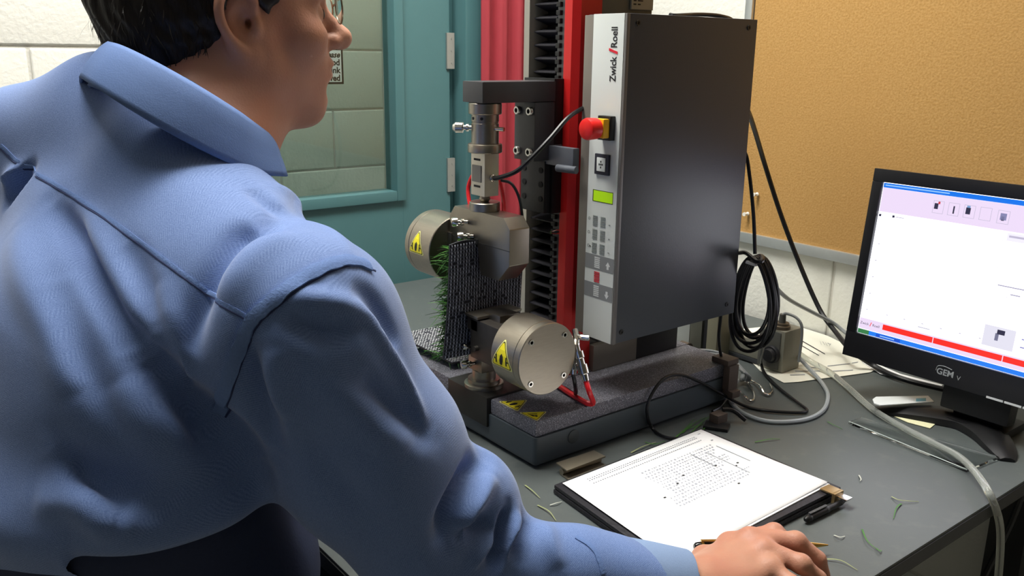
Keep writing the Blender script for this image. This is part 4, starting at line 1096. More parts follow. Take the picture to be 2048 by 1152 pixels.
def shirt_material():
    m = bpy.data.materials.new('blue herringbone cotton'); m.use_nodes = True; nt = m.node_tree; b = nt.nodes['Principled BSDF']
    N = nt.nodes.new; Lk = nt.links.new
    b.inputs['Roughness'].default_value = 0.78; b.inputs['Specular IOR Level'].default_value = 0.25
    b.inputs['Sheen Weight'].default_value = 0.25; b.inputs['Sheen Roughness'].default_value = 0.5
    at_ = N('ShaderNodeAttribute'); at_.attribute_name = 'weave'
    sp = N('ShaderNodeSeparateXYZ'); Lk(at_.outputs['Vector'], sp.inputs[0])
    def math_(op, a, b_=None, c=None):
        n = N('ShaderNodeMath'); n.operation = op
        for i, x in enumerate((a, b_, c)):
            if x is None: continue
            if isinstance(x, (int, float)): n.inputs[i].default_value = x
            else: Lk(x, n.inputs[i])
        return n.outputs[0]
    col_w = 0.0085
    pp = math_('PINGPONG', sp.outputs[0], col_w)
    ph = math_('ADD', math_('MULTIPLY', pp, 1.0), sp.outputs[1])
    ln = math_('SINE', math_('MULTIPLY', ph, 2 * math.pi / 0.0021))
    no = N('ShaderNodeTexNoise'); no.inputs['Scale'].default_value = 900; no.inputs['Detail'].default_value = 3
    tc = N('ShaderNodeTexCoord'); Lk(tc.outputs['Object'], no.inputs['Vector'])
    fac = math_('ADD', math_('MULTIPLY_ADD', ln, 0.13, 0.5), math_('MULTIPLY', math_('SUBTRACT', no.outputs['Fac'], 0.5), 1.1))
    mx = N('ShaderNodeMix'); mx.data_type = 'RGBA'; Lk(fac, mx.inputs['Factor'])
    mx.inputs['A'].default_value = lin((72, 99, 154)) + (1,); mx.inputs['B'].default_value = lin((126, 151, 202)) + (1,)
    Lk(mx.outputs['Result'], b.inputs['Base Color'])
    bp = N('ShaderNodeBump'); bp.inputs['Strength'].default_value = 0.25; bp.inputs['Distance'].default_value = 0.0006
    Lk(fac, bp.inputs['Height']); Lk(bp.outputs[0], b.inputs['Normal'])
    return m
M_shirt = shirt_material()
def add_weave(ob, v):
    """cloth coordinates: across and along the trunk, or round and along the sleeve"""
    wd = (SR - SL) / np.linalg.norm(SR - SL); up = (N0 - PEL) / np.linalg.norm(N0 - PEL)
    a = np.stack([(v - N0) @ wd, (v - N0) @ up, np.zeros(len(v))], 1)
    d1 = (ER - SR) / np.linalg.norm(ER - SR); rel = v - SR
    s1 = np.cross(d1, np.array([0.3, -1, 0.2])); s1 /= np.linalg.norm(s1)
    ang = np.stack([rel @ s1, rel @ d1, np.zeros(len(v))], 1)
    onarm = (rel @ wd > 0.035)
    a[onarm] = ang[onarm]
    d2 = (WR - ER) / np.linalg.norm(WR - ER); rel2 = v - ER; s2 = np.cross(d2, np.array([0.3, -0.5, 1.0])); s2 /= np.linalg.norm(s2)
    onf = onarm & (rel2 @ d2 > 0.02) & (rel @ d1 > 0.15)
    a[onf] = np.stack([rel2 @ s2, rel2 @ d2 + 0.25, np.zeros(len(v))], 1)[onf]
    at_ = ob.data.attributes.new('weave', 'FLOAT_VECTOR', 'POINT'); at_.data.foreach_set('vector', np.ascontiguousarray(a, np.float32).ravel())
shirt = np_mesh('shirt', v, q, M_shirt, person); add_weave(shirt, v)
shirt['label'] = 'blue herringbone cotton shirt'

# ------------------------------------------------------------------ trousers, shoes, stool
tr = []
HPR, HPL = PEL + arr(0.095, 0.01, -0.02), PEL + arr(-0.095, 0.01, -0.02)
KR, KL = arr(-0.815, 0.47, -0.20), arr(-1.035, 0.47, -0.20); AR, AL = arr(-0.83, 0.46, -0.66), arr(-1.06, 0.44, -0.66)
tr.append(('u', 0.001, Flat(WAI + arr(0.004, -0.012, 0.055), PEL, (1, 0, 0), 0.178, 0.146, 0.180, 0.135)))
tr.append(('u', 0.04, Ell(WAI + arr(0.006, 0.022, -0.055), (0.190, 0.152, 0.135))))
for h_, k_, a_ in ((HPR, KR, AR), (HPL, KL, AL)):
    tr.append(('u', 0.04, Cone(h_, k_, 0.098, 0.072))); tr.append(('u', 0.02, Cone(k_, a_, 0.072, 0.052)))
tv, tq = largest(*surface(tr, (-1.25, -0.14, -0.74), (-0.62, 0.62, 0.34), 0.006))
tv = relax(tv, tq, 2)
M_navy = mat('navy trouser cloth', (40, 50, 78), 0.85, noise=0.12, scale=300, bump=0.1)
np_mesh('trousers', tv, tq, M_navy, person)['label'] = 'dark navy trousers'
for a_ in (AR, AL):
    s_ = [('u', 0.001, Flat(a_ + arr(0, -0.03, -0.065), a_ + arr(0, 0.16, -0.075), (1, 0, 0), 0.040, 0.034, 0.045, 0.024)), ('u', 0.02, Cone(a_, a_ + arr(0, 0, -0.05), 0.042, 0.04))]
    x_, y_ = surface(s_, a_ - arr(0.08, 0.12, 0.12), a_ + arr(0.08, 0.26, 0.07), 0.006)
    x_[:, 2] = np.maximum(x_[:, 2], ZF + 0.001)
    np_mesh('shoe', x_, y_, mat('black shoe leather', (24, 22, 22), 0.35), person)
st = thing('stool', 'black round lab stool under the seated man', 'stool', (PEL[0], PEL[1], ZF))
zs = -0.24
MB().lathe((PEL[0], PEL[1], zs - 0.06), (0, 0, 1), [(0, 0.16), (0.012, 0.175), (0.045, 0.175), (0.058, 0.16), (0.06, 0.0)], 32, False).build('seat', M_black, st, True)
MB().cyl((PEL[0], PEL[1], ZF + 0.06), (PEL[0], PEL[1], zs - 0.058), 0.022, 16).build('column', M_chrome, st, True)
for i in range(5):
    a_ = 2 * math.pi * i / 5; e_ = (PEL[0] + 0.24 * math.cos(a_), PEL[1] + 0.24 * math.sin(a_), ZF + 0.045)
    MB().tube([(PEL[0], PEL[1], ZF + 0.08), e_], [0.020, 0.014], 10, 1).build('leg', M_black, st, True)
    MB().cyl((e_[0] - 0.012, e_[1], ZF + 0.023), (e_[0] + 0.012, e_[1], ZF + 0.023), 0.0225, 14).build('castor', M_black, st, True)

# ------------------------------------------------------------------ hair
hair = [('u', 0.001, HE((0, -0.028, 0.050), (0.090, 0.134, 0.108))),
        ('u', 0.03, HE((0, -0.082, -0.006), (0.074, 0.062, 0.066))),
        ('u', 0.02, HE((0, -0.078, -0.048), (0.062, 0.040, 0.040))),
        ('s', 0.012, HE((0, 0.090, -0.012), (0.105, 0.092, 0.075))),
        ('s', 0.010, HE((0, 0.100, 0.020), (0.060, 0.040, 0.055))),
        ('s', 0.006, HE((0.090, -0.004, -0.004), (0.030, 0.030, 0.036))), ('s', 0.006, HE((-0.090, -0.004, -0.004), (0.030, 0.030, 0.036)))]
for s in (-1, 1): hair.append(('u', 0.006, HE((s * 0.071, 0.022, 0.040), (0.008, 0.013, 0.022))))
hv, hq = surface(hair, HM - 0.17, HM + 0.19, 0.003)
hn = vnormals(hv, hq); loc = (hv - HM) @ HA / HS
strand = np.sin(loc[:, 0] * 380 + 3 * np.sin(loc[:, 2] * 60)) * 0.0012 + np.sin(loc[:, 1] * 300 + loc[:, 2] * 160) * 0.0012
hv = hv + hn * strand[:, None]
M_hair = mat('dark brown hair', (30, 24, 22), 0.5, noise=0.5, scale=30, stretch=(8, 8, 1), bump=0.3, spec=0.4)
np_mesh('hair', hv, hq, M_hair, person)
# loose strands at the nape and temples
hb = bvh_of(hv, hq); strands = MB()
for i in range(900):
    d = Vector((random.gauss(0, 1), random.gauss(-0.7, 0.6), random.gauss(-0.3, 0.6))).normalized()
    org = Vector(H(0, -0.02, 0.0)); wd_ = Vector(HA @ np.array(d))
    hit = hb.ray_cast(org + wd_ * 0.3, -wd_)
    if hit[0] is None: continue
    p = hit[0] - hit[1] * 0.001; n_ = hit[1]; dn = Vector(-hu); dn = (dn - n_ * dn.dot(n_)).normalized() + Vector(HA @ np.array((random.gauss(0, .25), random.gauss(0, .25), 0)))
    L_ = random.uniform(0.012, 0.026); sd = n_.cross(dn).normalized() * 0.0005
    o = len(strands.v); pts_ = [p, p + dn * L_ * 0.5 + n_ * 0.0028, p + dn * L_ + n_ * 0.0022]
    strands.v += [tuple(pts_[0] - sd), tuple(pts_[0] + sd), tuple(pts_[1] + sd), tuple(pts_[1] - sd), tuple(pts_[2])]
    strands.f += [(o, o + 1, o + 2, o + 3), (o + 3, o + 2, o + 4)]
tag(strands.build('hair_strands', M_hair, person), kind='stuff')
for s in (-1, 1):
    eb = MB(); eb.tube([H(s * 0.014, 0.1005, 0.032), H(s * 0.030, 0.0985, 0.037), H(s * 0.046, 0.086, 0.034)], [0.003, 0.0042, 0.002], 8, 4)
    eb.build('eyebrow', M_hair, person, True)
for s in (-1, 1): MB().lathe(H(s * 0.031, 0.0925, 0.009), hf, [(0, 0.0055), (0.0008, 0.0045), (0.0012, 0.0)], 16, False).build('iris', mat('brown iris', (40, 24, 16), 0.2), person, True)
# glasses
gm = mat('thin metal spectacle frame', (150, 140, 120), 0.25, 0.9)
gs = MB()
for s in (-1, 1):
    ring = []
    for k in range(25):
        a_ = 2 * math.pi * k / 24; ring.append(Vector(H(s * 0.033 + 0.025 * math.cos(a_), 0.1150 - 0.006 * abs(0.033 + s * 0.025 * math.cos(a_)) / 0.06, 0.016 + 0.019 * math.sin(a_))))
    gs.tube(ring, 0.0011, 6, 1, False)
    gs.tube([H(s * 0.058, 0.110, 0.026), H(s * 0.068, 0.095, 0.030), H(s * 0.080, 0.03, 0.036), H(s * 0.082, -0.005, 0.040), H(s * 0.082, -0.030, 0.020)], 0.0012, 6, 4)
gs.tube([H(-0.009, 0.1145, 0.018), H(0, 0.117, 0.021), H(0.009, 0.1145, 0.018)], 0.0011, 6, 4)
gl_ = gs.build('glasses', gm, person, True)
gl_['label'] = 'thin metal framed glasses'
for s in (-1, 1):
    b = MB(); vs = [H(s * 0.033 + 0.0245 * math.cos(2 * math.pi * k / 24), 0.1148 - 0.006 * abs(0.033 + s * 0.0245 * math.cos(2 * math.pi * k / 24)) / 0.06, 0.016 + 0.0185 * math.sin(2 * math.pi * k / 24)) for k in range(24)]
    b.prism(vs, Vector(hf) * 0.0012).build('lens', M_glass, gl_)

# ------------------------------------------------------------------ collar, cuff, seams
cC = CAM + wdir(-0.324, 0.1988, -0.87)
cg = wdir(0.72, -0.42, -0.55); cg /= np.linalg.norm(cg)
ca = wdir(0.45, 0.87, -0.08); ca = ca - cg * (ca @ cg); ca /= np.linalg.norm(ca)
cr = np.cross(cg, ca)
def CP(g, r, a): return Vector(cC + cg * g + cr * r + ca * a)
M_collar = mat('plain blue collar cotton', (98, 123, 172), 0.8, noise=0.10, scale=700, bump=0.1, spec=0.25)
UP = [(180, -0.078, 0), (150, -0.068, 0.034), (120, -0.040, 0.059), (90, 0.0, 0.068), (60, 0.040, 0.059), (40, 0.062, 0.043), (22, 0.086, 0.024)]
LO = [(-0.084, 0, -0.042), (-0.074, 0.046, -0.046), (-0.046, 0.078, -0.050), (-0.004, 0.092, -0.052), (0.044, 0.086, -0.050), (0.084, 0.068, -0.044), (0.118, 0.044, -0.030)]
up_r = spline([CP(g, r, 0) for _, g, r in UP], 6); lo_r = spline([CP(*t) for t in LO], 6)
up_l = spline([CP(g, -r, 0) for _, g, r in UP], 6); lo_l = spline([CP(g, -r, a) for g, r, a in LO], 6)
upE = up_r[::-1] + up_l[1:]; loE = lo_r[::-1] + lo_l[1:]
def sheet(rows, name, m, parent, thick):
    b = MB(); n = len(rows[0]); vs = [p for r in rows for p in r]; fs = []
    for j in range(len(rows) - 1):
        for i in range(n - 1): fs.append((j * n + i, j * n + i + 1, (j + 1) * n + i + 1, (j + 1) * n + i))
    b.add(vs, fs); o = b.build(name, m, parent, True, 180)
    md = o.modifiers.new('thickness', 'SOLIDIFY'); md.thickness = thick; md.offset = 0
    return o
rows = []
cax = Vector(ca)
for k in range(9):
    t = k / 8
    row = []
    for a_, b_ in zip(upE, loE):
        p = a_.lerp(b_, t); out = (a_ - Vector(cC)); out = (out - cax * out.dot(cax)).normalized()
        row.append(p + out * 0.003 * math.sin(math.pi * t) + cax * 0.002 * math.sin(math.pi * min(1, t * 2)) )
    rows.append(row)
collar = sheet(rows, 'collar', M_collar, shirt, 0.0024)
rows = [[p - (p - Vector(cC)) * 0.03 + cax * 0.001 for p in upE[3:-3]], [p - cax * 0.02 - (p - Vector(cC)) * 0.04 for p in upE[3:-3]], [p - cax * 0.045 - (p - Vector(cC)) * 0.04 for p in upE[3:-3]]]
sheet(rows, 'collar_stand', M_collar, shirt, 0.002)
fa = ER + (WR - ER) * 0.68; fb2 = ER + (WR - ER) * 0.955; ad = Vector(WR - ER).normalized(); Lc = float(np.linalg.norm(fb2 - fa))
cu = MB().lathe(fa, ad, [(0.0, 0.0425), (0.002, 0.0440), (Lc * 0.5, 0.0425), (Lc - 0.002, 0.0400), (Lc, 0.0390), (Lc - 0.001, 0.0375), (Lc * 0.6, 0.0360)], 40, False)
cu.v = [(x, y, max(z, 0.0012)) for x, y, z in cu.v]
cu.build('cuff', mat('pale cuff cotton', (128, 150, 186), 0.8, noise=0.08, scale=700, bump=0.1, spec=0.25), shirt, True, 60)
def band(name, pts, width, lift, m):
    """a raised strip of cloth lying on the shirt along a line"""
    P = []; Nn = []
    for (px, py) in pts:
        p, n_ = cast(SHIRT_BVH, px, py)
        if p is not None: P.append(p); Nn.append(n_)
    if len(P) < 2: return
    P = spline(P, 6); prof = [(-0.5, -0.0015), (-0.46, lift * 0.8), (-0.2, lift), (0.2, lift), (0.46, lift * 0.8), (0.5, -0.0015)]
    b = MB(); vs = []; fs = []; k = len(prof)
    for i, p in enumerate(P):
        loc_, n_, _, _ = SHIRT_BVH.find_nearest(p)
        t = (P[min(i + 1, len(P) - 1)] - P[max(i - 1, 0)]).normalized(); sd = n_.cross(t).normalized()
        wv = width * (1 + 0.08 * math.sin(i * 1.3))
        for (u, h_) in prof:
            q_, n2, _, _ = SHIRT_BVH.find_nearest(loc_ + sd * u * wv)
            vs.append(q_ + n2 * h_)
    for i in range(len(P) - 1):
        for j in range(k - 1): fs.append((i * k + j, i * k + j + 1, (i + 1) * k + j + 1, (i + 1) * k + j))
    b.add(vs, fs).build(name, m, shirt, True, 50)
M_seam = mat('folded seam cotton', (104, 130, 182), 0.8, noise=0.12, scale=500, bump=0.2, spec=0.25)
M_groove_thread = mat('dark blue seam groove and thread', (44, 56, 98), 0.8)  # dark line for the stitching and the shade in the seam groove
ARMH = [(738, 533), (700, 522), (660, 530), (610, 555), (560, 590), (522, 622), (503, 642), (485, 682), (466, 730), (448, 785), (438, 826)]
band('armhole_seam', ARMH, 0.0120, 0.0030, M_seam)
band('seam_line', [(x + 13, y + 9) for x, y in ARMH], 0.0016, 0.0007, M_groove_thread)
YOKE = [(2, 291), (50, 333), (110, 368), (200, 425), (300, 498), (400, 572), (470, 620), (502, 640)]
band('yoke_seam', YOKE, 0.0040, 0.0007, M_seam); band('seam_line', [(x - 2, y + 6) for x, y in YOKE], 0.0014, 0.0007, M_groove_thread)
band('placket_seam', [(1152, 1074), (1185, 1096), (1199, 1122), (1206, 1148)], 0.005, 0.0012, M_seam)

# ------------------------------------------------------------------ monitor
mo = thing('monitor', 'black flat monitor showing a test program on the right of the table', 'monitor', (-0.552, 1.37, 0))
MTL = Vector((-0.7573, 1.3651, 0.3663)); MD = Vector((1, 0, 0)); MU = Vector((0, 0.1045, 0.9945)); MN = Vector((0, -0.9945, 0.1045))
SW, SH_ = 0.410, 0.255
def MP(u, v_, w_): return MTL + MD * u + MU * v_ + MN * w_
def mbox(name, u0, u1, v0, v1, w0, w1, m, par, bev=0.0):
    c = MP((u0 + u1) / 2, (v0 + v1) / 2, (w0 + w1) / 2)
    return MB().obox(c, MD * (u1 - u0) / 2, MU * (v1 - v0) / 2, MN * (w1 - w0) / 2, bev).build(name, m, par, bev > 0)
M_bez = mat('satin black bezel', (26, 26, 30), 0.35)
bl, bt, bb = 0.017, 0.021, 0.043
bz_ = MB()
for (u0, u1, v0, v1) in ((-bl, SW + bl, 0, bt), (-bl, SW + bl, -SH_ - bb, -SH_), (-bl, 0, -SH_, 0), (SW, SW + bl, -SH_, 0)):
    bz_.obox(MP((u0 + u1) / 2, (v0 + v1) / 2, 0), MD * (u1 - u0) / 2, MU * (v1 - v0) / 2, MN * 0.006, 0.0015)
bez = bz_.build('bezel', M_bez, mo, True)
mbox('back_shell', -bl + 0.002, SW + bl - 0.002, -SH_ - bb + 0.002, bt - 0.002, -0.040, -0.0062, M_black, mo, 0.012)
def emi(name, rgb, e=1.0):
    m = mat('screen ' + name, rgb, 0.35, emit=e); m.node_tree.nodes['Principled BSDF'].inputs['Base Color'].default_value = (0.01, 0.01, 0.012, 1); return m
scr = mbox('screen', 0.0005, SW - 0.0005, -SH_ + 0.0005, -0.0005, -0.005, 0.0005, emi('white', (244, 245, 255), 2.8), mo)
def sbox(name, u0, u1, v0, v1, m, h=0.0008): return mbox(name, u0, u1, -v1, -v0, 0.0004, h, m, scr)
sbox('title_bar', 0.001, SW - 0.001, 0.001, 0.0085, emi('title blue', (24, 120, 240), 1.0))
sbox('title_text', 0.004, 0.11, 0.0035, 0.0055, emi('title text', (150, 200, 255), 1.0), 0.0010)
sbox('toolbar', 0.001, SW - 0.001, 0.0086, 0.048, emi('lilac', (240, 222, 250), 1.0))
def icon(u, v_, m, w_=0.007, h_=0.009): sbox('toolbar_icon', u, u + w_, v_, v_ + h_, m, 0.0011)
dk = emi('dark', (60, 58, 90), 0.6); pale = emi('pale line', (205, 198, 222), 0.9)
icon(0.090, 0.022, dk, 0.006); icon(0.0955, 0.019, emi('icon red', (214, 60, 70), 0.9), 0.003, 0.004)
text_mesh('toolbar_digit', '1', 0.016, MP(0.117, -0.034, 0.0010), MD, MU, dk, scr, 0.0003, bold=0.0004)
icon(0.139, 0.022, dk, 0.007, 0.010); icon(0.140, 0.019, emi('icon blue', (130, 170, 220), 0.9), 0.005, 0.003)
for (u, v_) in ((0.088, 0.018), (0.112, 0.018), (0.136, 0.018), (0.160, 0.018), (0.186, 0.019)):
    for (a, b_, c, d) in ((u, u + 0.017, v_ + 0.019, v_ + 0.0196), (u, u + 0.017, v_, v_ + 0.0006), (u, u + 0.0006, v_, v_ + 0.019), (u + 0.0164, u + 0.017, v_, v_ + 0.019)):
        sbox('button_outline', a, b_, c, d, pale, 0.0010)
icon(0.190, 0.023, emi('icon grey', (150, 150, 196), 0.8), 0.009, 0.010); icon(0.192, 0.028, dk, 0.004, 0.006)
sbox('axis_line', 0.014, 0.0145, 0.05, 0.222, pale); sbox('axis_line', 0.030, 0.0303, 0.06, 0.222, emi('faint', (225, 215, 236), 1.0))
icon(0.002, 0.052, dk, 0.004, 0.004); icon(0.025, 0.051, dk, 0.004, 0.004)
sbox('axis_title', 0.030, 0.045, 0.0525, 0.054, pale, 0.0010)
for i in range(5): sbox('axis_mark', 0.009, 0.012, 0.10 + i * 0.028, 0.1015 + i * 0.028, emi('tick', (190, 186, 210), 0.9), 0.0010)
for i in range(6): sbox('axis_mark', 0.045 + i * 0.030, 0.048 + i * 0.030, 0.213, 0.2145, emi('tick', (190, 186, 210), 0.9), 0.0010)
sbox('axis_title', 0.100, 0.120, 0.219, 0.2205, emi('tick', (190, 186, 210), 0.9), 0.0010)
sbox('side_panel', 0.205, SW - 0.002, 0.050, 0.062, emi('panel', (236, 232, 250), 1.1)); sbox('panel_text', 0.208, 0.235, 0.0535, 0.0565, pale, 0.0011); sbox('panel_text', 0.250, 0.285, 0.051, 0.055, emi('text blue', (150, 150, 210), 0.9), 0.0011)
sbox('side_panel', 0.200, 0.2006, 0.050, 0.200, pale)
sbox('table_rule', 0.205, SW - 0.002, 0.1325, 0.1332, pale, 0.0010); sbox('table_rule', 0.205, SW - 0.002, 0.1435, 0.1440, pale, 0.0010)
sbox('table_text', 0.206, 0.270, 0.1275, 0.1295, emi('tick', (190, 186, 210), 0.9), 0.0010); sbox('table_text', 0.226, 0.240, 0.138, 0.140, emi('tick', (190, 186, 210), 0.9), 0.0010)
sbox('table_rule', 0.222, 0.2225, 0.133, 0.160, pale, 0.0010)
sbox('picture_panel', 0.200, 0.245, 0.190, 0.222, emi('panel grey', (226, 224, 238), 1.05))
sbox('specimen_picture', 0.219, 0.230, 0.194, 0.201, dk, 0.0011); sbox('specimen_picture', 0.217, 0.222, 0.200, 0.211, emi('mid', (130, 130, 160), 0.8), 0.0010)
for i in range(2): sbox('option_text', 0.254, 0.290, 0.199 + i * 0.012, 0.201 + i * 0.012, emi('text blue', (150, 150, 210), 0.9), 0.0010)
sbox('status_band', 0.001, SW - 0.001, 0.228, 0.2465, emi('lilac', (240, 222, 250), 1.0))
rd = emi('red', (255, 44, 34), 1.0)
sbox('red_bar', 0.043, 0.127, 0.2305, 0.2395, rd, 0.0011); sbox('red_bar', 0.1285, 0.233, 0.2305, 0.2395, rd, 0.0011); sbox('red_bar', 0.2345, SW - 0.006, 0.2305, 0.2395, rd, 0.0011)
text_mesh('screen_lettering', 'Zwick', 0.0062, MP(0.003, -0.2385, 0.0010), MD, MU, dk, scr, 0.0003); text_mesh('screen_lettering', 'Roell', 0.0062, MP(0.025, -0.2385, 0.0010), MD, MU, dk, scr, 0.0003)
text_mesh('screen_slash', '/', 0.009, MP(0.0205, -0.2390, 0.0010), MD, MU, rd, scr, 0.0003, bold=0.0003)
sbox('task_bar', 0.001, SW - 0.001, 0.2470, 0.2543, emi('task blue', (36, 128, 246), 1.0)); sbox('start_button', 0.001, 0.021, 0.2470, 0.2543, emi('start green', (70, 150, 90), 0.7), 0.0011)
sbox('task_entry', 0.034, 0.076, 0.2485, 0.2535, emi('task dark', (28, 88, 220), 0.9), 0.0011); sbox('task_text', 0.041, 0.066, 0.2500, 0.2518, emi('title text', (150, 200, 255), 1.0), 0.0013)
# bezel lettering and buttons
M_logo = mat('pale logo print', (150, 154, 158), 0.5)
text_mesh('lettering', 'GEM', 0.0135, MP(0.145, -SH_ - 0.0285, 0.0062), MD, MU, M_logo, bez, 0.0002, bold=0.0003); text_mesh('lettering', 'V', 0.010, MP(0.177, -SH_ - 0.0300, 0.0062), MD, MU, M_logo, bez, 0.0002)
MB().tube([MP(0.1440, -SH_ - 0.024, 0.0064), MP(0.146, -SH_ - 0.0165, 0.0064), MP(0.156, -SH_ - 0.0145, 0.0064), MP(0.168, -SH_ - 0.0165, 0.0064)], 0.0006, 6, 5).build('logo_arc', M_logo, bez, True)
for i in range(5): mbox('button', 0.225 + i * 0.026, 0.249 + i * 0.026, -SH_ - bb - 0.0004, -SH_ - bb + 0.0026, 0.0055, 0.0070, mat('white button edge', (205, 208, 212), 0.4), bez)
# stand: neck and crescent foot
MB().obox(MP(0.205, -SH_ - 0.035, -0.022), MD * 0.052, MU * 0.048, MN * 0.014, 0.006).build('neck', M_black, mo, True)
nk = MB().prism([(-0.600, 1.345, 0.095), (-0.505, 1.345, 0.095), (-0.515, 1.360, 0.012), (-0.590, 1.360, 0.012)], (0, 0.045, 0), 0.004); nk.build('neck_base', M_black, mo, True)
fpts = [at(1752, 816, 2, 0.006), at(1800, 819, 2, 0.007), at(1865, 826, 2, 0.009), at(1930, 838, 2, 0.010), at(1975, 862, 2, 0.010), at(2003, 893, 2, 0.009), at(2016, 915, 2, 0.007)]
fsp = spline(fpts, 6); b = MB(); vs = []; fs = []
for i, p in enumerate(fsp):
    t = (fsp[min(i + 1, len(fsp) - 1)] - fsp[max(i - 1, 0)]); t.z = 0; t.normalize(); sd = Vector((-t.y, t.x, 0))
    k = i / (len(fsp) - 1); wv = 0.010 + 0.020 * math.sin(math.pi * min(1, max(0.05, k))) ** 0.8; hh = 0.006 + 0.014 * math.sin(math.pi * k)
    for (a, z) in ((-1, 0.001), (-0.95, hh * 0.6), (-0.4, hh), (0.4, hh), (0.95, hh * 0.6), (1, 0.001)): vs.append(Vector((p.x, p.y, 0)) + sd * wv * a + Vector((0, 0, z)))
for i in range(len(fsp) - 1):
    for j in range(6): fs.append((i * 6 + j, i * 6 + (j + 1) % 6, (i + 1) * 6 + (j + 1) % 6, (i + 1) * 6 + j))
fs += [tuple(range(6)), tuple(range((len(fsp) - 1) * 6, len(fsp) * 6))]
b.add(vs, fs).build('foot', M_black, mo, True)
MB().box(-0.60, -0.505, 1.34, 1.425, 0.001, 0.016, 0.006).build('foot_hub', M_black, mo, True)

# ------------------------------------------------------------------ writing folder with paper, pens
wf = thing('writing_folder', 'black writing folder lying open under white paper beside the hand', 'folder', (-0.69, 0.87, 0))
pz_ = 0.0165
pc = [at(1125, 965, 2, pz_), at(1402, 858, 2, pz_), at(1655, 965, 2, pz_), at(1352, 1124, 2, pz_)]
M_leather = mat('black leatherette', (30, 29, 36), 0.5, noise=0.1, scale=200, bump=0.2)
cen = sum(pc, Vector()) / 4
def grow(p, k, z): d = (p - cen); d.z = 0; return Vector((p.x, p.y, z)) + d.normalized() * k
fc = [grow(p, 0.012, 0.0008) for p in pc]
ex_ = (fc[3] - fc[0]).normalized()
fc[2] = fc[2] + ex_ * 0.010; 
MB().prism(fc, (0, 0, 0.0062), 0.002).build('back_cover', M_leather, wf, True)
MB().prism([p + Vector((0, 0, 0.0072)) for p in [grow(p_, 0.011, 0.0008) for p_ in pc[:2]] + [fc[2] - ex_ * 0.002, fc[3]]], (0, 0, 0.0052), 0.0018).build('front_cover', M_leather, wf, True)
# binder clip at the far right corner
kc = at(1678, 985, 2, 0.012); dx_ = (fc[2] - fc[1]).normalized(); dy_ = (fc[2] - fc[3]).normalized()
bc = thing('binder_clip', 'small brass-coloured clip on the far right corner of the writing folder', 'clip', kc)
M_brass = mat('tarnished brass', (176, 150, 108), 0.35, 0.8)
cz = fc[2] - dx_ * 0.004 - dy_ * 0.022
MB().obox(cz + Vector((0, 0, 0.0150)), dx_ * 0.009, dy_ * 0.010, Vector((0, 0, 0.0012)), 0.0006).build('upper_jaw', M_brass, bc, True)
MB().obox(cz + dx_ * 0.011 + Vector((0, 0, 0.0085)), dx_ * 0.0022, dy_ * 0.010, Vector((0, 0, 0.0078)), 0.0006).build('spine', M_brass, bc, True)
MB().obox(cz + dx_ * 0.020 + Vector((0, 0, 0.0125)), dx_ * 0.008, dy_ * 0.007, Vector((0, 0, 0.0009)), 0.0004).build('lever', M_chrome, bc, True)
# paper stack with print
ps = thing('paper_stack', 'stack of white printed sheets on the black writing folder', 'paper', cen)
MB().prism([Vector((p.x, p.y, 0.0135)) + (cen - p) * 0.012 + Vector((0.004, 0.003, 0)) for p in pc], (0, 0, 0.0014)).build('lower_sheet', M_white, ps)
b = MB(); n = 16; vs = []; fs = []
def PP(u, v_, h=0.0):
    """u along the near-left to far-left edge (0 at the left corner), v towards the near edge"""
    p = pc[0].lerp(pc[1], u).lerp(pc[3].lerp(pc[2], u), v_)
    z = 0.0158 + 0.003 * max(0, u - 0.75) * max(0, v_ - 0.6) * 10 * 0.6 + h
    return Vector((p.x, p.y, z))
for j in range(n + 1):
    for i in range(n + 1): vs.append(PP(i / n, j / n))
for j in range(n):
    for i in range(n): fs.append((j * (n + 1) + i, j * (n + 1) + i + 1, (j + 1) * (n + 1) + i + 1, (j + 1) * (n + 1) + i))
ts_ = b.add(vs, fs).build('top_sheet', M_white, ps, True); ts_.modifiers.new('thickness', 'SOLIDIFY').thickness = 0.0003
def pmark(b_, u0, v0, u1, v1, h=0.0005):
    o = len(b_.v); b_.v += [tuple(PP(u0, v0, h)), tuple(PP(u1, v0, h)), tuple(PP(u1, v1, h)), tuple(PP(u0, v1, h))]; b_.f.append((o, o + 1, o + 2, o + 3))
lines = MB(); words = MB(); dots = MB()
rr = random.Random(5)
for v_ in (0.055, 0.075, 0.115):
    u = 0.12
    while u < 0.90: pmark(lines, u, v_, u + 0.008, v_ + 0.008); u += 0.015
for k in range(15):
    v_ = 0.20 + k * 0.030; u = (0.36 if k < 11 else 0.30) + 0.03 * rr.random(); end = 0.88 - 0.02 * k * rr.random()
    while u < end:
        l_ = 0.004 + 0.008 * rr.random(); pmark(words, u, v_, u + l_, v_ + 0.009 + 0.006 * rr.random()); u += l_ + 0.006 + 0.01 * rr.random()
for (u0, v0, u1, v1) in ((0.93, 0.16, 0.945, 0.17), (0.90, 0.24, 0.905, 0.52), (0.72, 0.22, 0.725, 0.42), (0.935, 0.04, 0.955, 0.045), (0.80, 0.26, 0.804, 0.62)):
    pmark(lines, u0, v0, u1, v1)
for (u, v_) in ((0.52, 0.38), (0.44, 0.43), (0.83, 0.48), (0.80, 0.50), (0.72, 0.42), (0.30, 0.50), (0.67, 0.66)): pmark(dots, u, v_, u + 0.014, v_ + 0.012)
tag(lines.build('printed_lines', mat('grey dotted print', (138, 142, 152), 0.7), ts_), kind='stuff'); tag(words.build('printed_text', mat('light grey print', (172, 176, 188), 0.7), ts_), kind='stuff'); tag(dots.build('ink_marks', M_ink, ts_), kind='stuff')
